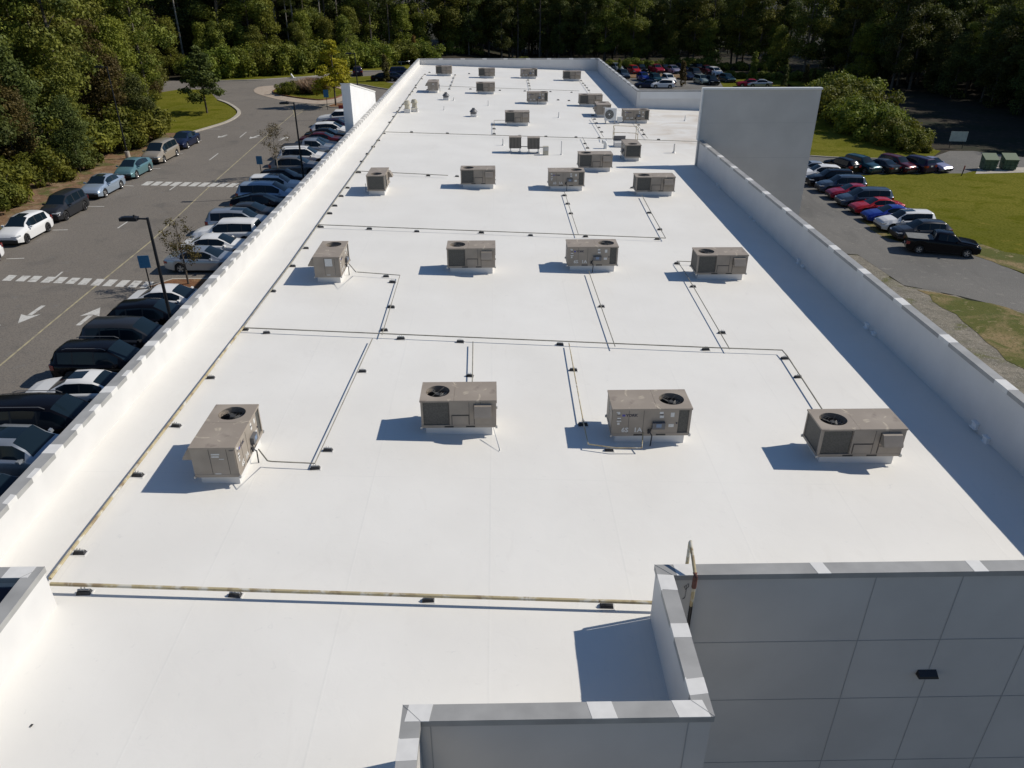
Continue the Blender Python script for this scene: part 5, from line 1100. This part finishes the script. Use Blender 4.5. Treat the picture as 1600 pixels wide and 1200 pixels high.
def tree(key, x, y, z, s, lab, group, cat=None, rz=None, sz=None):
    o = T[key] if key not in used else copy_tree(T[key]); used.add(key)
    place(o, (x, y, z), rt_.uniform(0, 6.28) if rz is None else rz, (s, s, sz or s), lab, group, cat); return o
rt_ = random.Random(17)
def rows(path, offs, spacing, kinds, z, zone, start='left'):
    """trees in rows set back from the forest edge; path runs with the woods on its left"""
    for r, off in enumerate(offs):
        pts = [Vector(p) for p in path]; d = rt_.uniform(0, spacing); cnt = 0
        for a, b in zip(pts, pts[1:]):
            L = (b - a).length; u = (b - a) / L; n_ = Vector((-u.y, u.x)); 
            while d < L:
                p = a + u * d + n_ * (off + rt_.uniform(-1.6, 1.6)); p += u * rt_.uniform(-1.4, 1.4)
                k = rt_.choice(kinds[min(r, len(kinds) - 1)]); s = rt_.uniform(.82, 1.18)
                zz = gz(p.x) if z is None else z
                nm = {'o': 'tall browning tree', 'b': 'leafy tree', 'd': 'dark tree', 'e': 'bushy tree', 'p': 'bare pine'}[k[0]]
                pos = ['front', 'second', 'third', 'last'][min(r, 3)]
                tree(k, p.x, p.y, zz, s, '%s, %s from %s in %s line of woods %s' % (nm, nth_(cnt), start, pos, zone), 'trees of the woods ' + zone)
                cnt += 1; d += spacing * rt_.uniform(.8, 1.2)
            d -= L
# left woods (path from far to near so the woods lie on its left => west)
left = [(-56, 136), (-51, 124), (-48, 110), (-46, 97), (-45, 80), (-44.5, 60), (-46, 38)]
left = left[::-1]
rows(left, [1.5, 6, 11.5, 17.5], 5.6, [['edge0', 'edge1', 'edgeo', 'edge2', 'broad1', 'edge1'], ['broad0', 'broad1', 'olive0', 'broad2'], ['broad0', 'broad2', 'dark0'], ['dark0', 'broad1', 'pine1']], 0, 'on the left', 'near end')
backl = [(-66, 150), (-55, 155), (-45, 161), (-34, 172), (-24, 183), (-14, 194)]
rows([(-92, 126), (-92, 172)], [0, 6], 6, [['edge0', 'broad1'], ['broad0', 'dark0']], 0, 'down the side road')
rows(backl, [3, 7.5, 13.5, 19], 4.3, [['edge1', 'pine1', 'edge0', 'edge1', 'edge0'], ['pine0', 'broad2', 'pine0', 'broad1', 'edgeo'], ['pine0', 'pine1', 'dark1'], ['pine1', 'dark0']], 0, 'beyond the loop road')
backc = [(-15, 196), (10, 203), (40, 202), (58, 199), (71, 193)]
rows(backc, [1, 7, 13], 5.2, [['edge2', 'broad2', 'dark1', 'edge1', 'pine1'], ['dark0', 'broad0', 'dark1'], ['dark0', 'broad1']], None, 'behind the building')
right = [(72, 192), (76, 180), (83, 150), (85, 128), (82, 112), (80, 102), (100, 96), (140, 88)]
rows(right, [2, 8.5, 15], 5.4, [['edge2', 'dark0', 'dark1', 'edge2'], ['dark0', 'dark1', 'broad0'], ['dark0', 'broad1', 'dark1']], GR, 'on the right', 'far end')
for i, (x, y, k_) in enumerate([(-18, 194, 'broad1'), (-12, 199, 'broad0'), (-6, 203, 'edge1'), (-2, 208, 'broad2'), (-14, 206, 'dark0'), (4, 207, 'broad0'), (66, 190, 'edge1'), (70, 184, 'broad2'), (76, 176, 'broad1'), (74, 165, 'edge0'), (80, 190, 'dark0'), (86, 182, 'broad0'), (82, 170, 'broad2'), (78, 158, 'dark1'), (90, 198, 'broad1'), (84, 204, 'dark0'), (94, 208, 'broad2')]):
    left_ = x < 30; tree(k_, x, y, gz(x), 1.05, 'leafy tree closing the woods behind the building on the %s, %s from the left' % ('left' if left_ else 'right', nth_(sorted([(-18), (-12), (-6), (-2), (-14), 4] if left_ else [66, 70, 76, 74, 80, 86, 82, 78, 90, 84, 94]).index(x))), 'trees closing the far woods')
# shrubs
def shr(px, py, z, s, key, lab, grp=None, sz=None): p = G(px, py, z); tree(key, p.x, p.y, z, s, lab, grp, 'shrub', sz=sz)
for i in range(15):
    x = 6 + i * 4.4; tree('bush1', x, 195.5 + rt_.uniform(-1, 1), gz(x), rt_.uniform(.8, 1.3), 'dark shrub at the foot of the far woods, %s from the left' % nth_(i), 'shrubs at the foot of the far woods', 'shrub')
for i in range(15):
    Y = 46 + i * 3.5; tree(['bush0', 'bush1', 'bush0', 'edge2', 'bush1'][i % 5], -42.3 + rt_.uniform(-2.4, 1.8), Y + rt_.uniform(-1.2, 1.2), 0, rt_.uniform(.45, .6) if i % 5 == 3 else rt_.uniform(.5, 1.55), 'bright green shrub between the straw bank and the left woods, %s from the near end' % nth_(i), 'shrubs above the straw bank', 'shrub')
for i in range(20):
    u = i / 19; x = -56 + 40 * u; y = 152 + 30 * u ** 1.2; tree('bush0', x + rt_.uniform(-.8, .8), y + rt_.uniform(-1, 1), 0, rt_.uniform(1.3, 1.9), 'bright green shrub in the band below the far pines, %s from the left' % nth_(i), 'shrubs below the pines', 'shrub')
for px, py, s, lab in [(1428, 236, .85, 'lowest'), (1412, 230, 1.1, 'second lowest'), (1392, 224, 1.35, 'third lowest'), (1370, 217, 1.6, 'middle'), (1350, 207, 1.75, 'tall middle'), (1334, 196, 1.7, 'upper middle'), (1316, 182, 2.0, 'tallest'), (1296, 168, 1.9, 'leftmost'), (1345, 184, 2.0, 'rear'), (1322, 164, 2.0, 'far rear')]:
    shr(px, py, GR, s, 'bush0', '%s sunlit green shrub of the hedge above the lawn on the right' % lab, 'sunlit hedge on the right', sz=s * .92)
for px, s in ((1140, .7), (1155, .6), (1195, .8), (1210, .7), (1240, .8), (1250, .9), (1275, 1.1)): shr(px, 122 + .04 * (px - 1140), GR, s, 'bush1', 'low green shrub on the bank beyond the screen wall, %s from the left' % nth_((1140, 1155, 1195, 1210, 1240, 1250, 1275).index(px)), 'low shrubs beyond the screen wall')
for px, py, s, key in ((447, 146, .62, 'bush0'), (457, 147, .55, 'bush0'), (465, 139, .6, 'bush1'), (474, 141, .5, 'bush1')): shr(px, py, .15, s, key, 'low green bush on the traffic island, at pixel'.replace('at pixel', nth_((447, 457, 465, 474).index(px)) + ' from the left'), 'bushes on the traffic island')
for key in ('rust', 'grass'):
    T[key] = make_tree('ornamental_grass' if key == 'grass' else 'shrub', 'tuft' if key == 'grass' else 'bush', 1.6, 71, 'grassy' if key == 'grass' else 'leaf_rust', cat='shrub'); index_children()
for px, py in ((480, 143), (488, 145), (494, 147), (500, 146), (486, 140), (496, 141)): shr(px, py, .15, 1.15, 'grass', 'tan pink ornamental grass clump on the traffic island, %s from the left' % nth_(sorted((480, 488, 494, 500, 486, 496)).index(px)), 'ornamental grasses on the traffic island')
shr(476, 146, .15, .7, 'rust', 'reddish brown bush between the green bushes and the grasses of the traffic island')
# single trees
def solo(key, kind, h, seed, leaf, name, lab, x, y, z=0, cat='tree', bark='bark', rz=0):
    t = make_tree(name, kind, h, seed, leaf, bark, lab, cat); t.location = (x, y, z); t.rotation_euler = (0, 0, rz); return t
p = G(324, 177); solo('a', 'layered', 8.8, 81, 'leaf_dark', 'lawn_tree', 'dark green small tree with clear stem on the verge lawn', p.x, p.y)
p = G(525, 166); solo('b', 'layered', 9.0, 82, 'leaf_yellow', 'yellowing_tree', 'bright yellow green tree at the end of the left car row', p.x, p.y)
solo('c', 'sparse', 4.3, 83, 'leaf_olive', 'brown_tree', 'thin brown leaved tree on the near planting island', -19.0, 44.0)
solo('d', 'sparse', 5.0, 84, 'leaf_brown', 'bare_tree', 'small almost bare tree on the second planting island', -20.6, 72.2, bark='bark_pale')
for px, py, h, leaf, lab in [(603, 128, 4.9, 'leaf_olive', 'golden green columnar evergreen beyond the left parapet'), (1065, 135, 5.2, 'leaf_olive', 'golden columnar evergreen among the cars of the far lot'), (1175, 128, 6.2, 'leaf_a', 'tall rounded columnar evergreen behind the screen wall'),
                             (1225, 135, 4.3, 'leaf_dark', 'small dark columnar evergreen above the screen wall'), (1257, 133, 4.2, 'leaf_olive', 'golden green conical evergreen left of the tall hedge'), (1269, 134, 3.4, 'leaf_olive', 'smaller golden conical evergreen beside its taller neighbour'), (967, 114, 3.3, 'leaf_b', 'small light green shrub tree at the left end of the far lot'), (648, 97, 5.5, 'leaf_rust', 'rust tinted narrow tree behind the far left corner of the roof')]:
    z = GR if px > 700 else 0; p = G(px, py, z); solo('e', 'cone', h, 90 + px % 7, leaf, 'columnar_evergreen', lab, p.x, p.y, z)
# the deep woods behind those rows read as one mass
def woodland():
    rng = np.random.default_rng(5); P0 = []
    def band(path, o0, o1, n):
        pts = [np.array(p, float) for p in path]; L = [np.linalg.norm(b - a) for a, b in zip(pts, pts[1:])]; tot = sum(L); out = []
        for _ in range(n):
            d = rng.uniform(0, tot); i = 0
            while d > L[i]: d -= L[i]; i += 1
            u = (pts[i + 1] - pts[i]) / L[i]; nn = np.array([-u[1], u[0]]); q = pts[i] + u * d + nn * rng.uniform(o0, o1); out.append((q[0], q[1]))
        return out
    ARC = [(-100, 20), (-100, 150), (-85, 182), (-40, 202), (-10, 222), (35, 240), (80, 238), (104, 200), (102, 135), (125, 118), (190, 104)]
    q = band(ARC, 0, 24, 950) + band(left, 23, 45, 220) + band(backl, 24, 48, 170) + band([(-10, 206), (66, 214)], 18, 45, 160) + band(right, 20, 45, 330)
    cs = []; rs = []; tr = MB()
    for x, y in q:
        h = rng.uniform(15, 24); z = gz(x)
        for k_ in range(5): cs.append((x + rng.uniform(-1.5, 1.5), y + rng.uniform(-1.5, 1.5), z + h * rng.uniform(.12, 1))); rs.append((2.4, 2.4, 2.0))
        tr.tube([(x, y, z - .5), (x, y, z + h * .9)], .18, 5, r2=.05)
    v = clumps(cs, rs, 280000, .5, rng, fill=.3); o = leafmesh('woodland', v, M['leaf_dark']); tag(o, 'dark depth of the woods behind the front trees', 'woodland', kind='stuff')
    o2 = tr.build('woodland_trunks', M['bark']); tag(o2, 'thin trunks deep inside the dark woods', 'woodland', kind='stuff')
woodland()
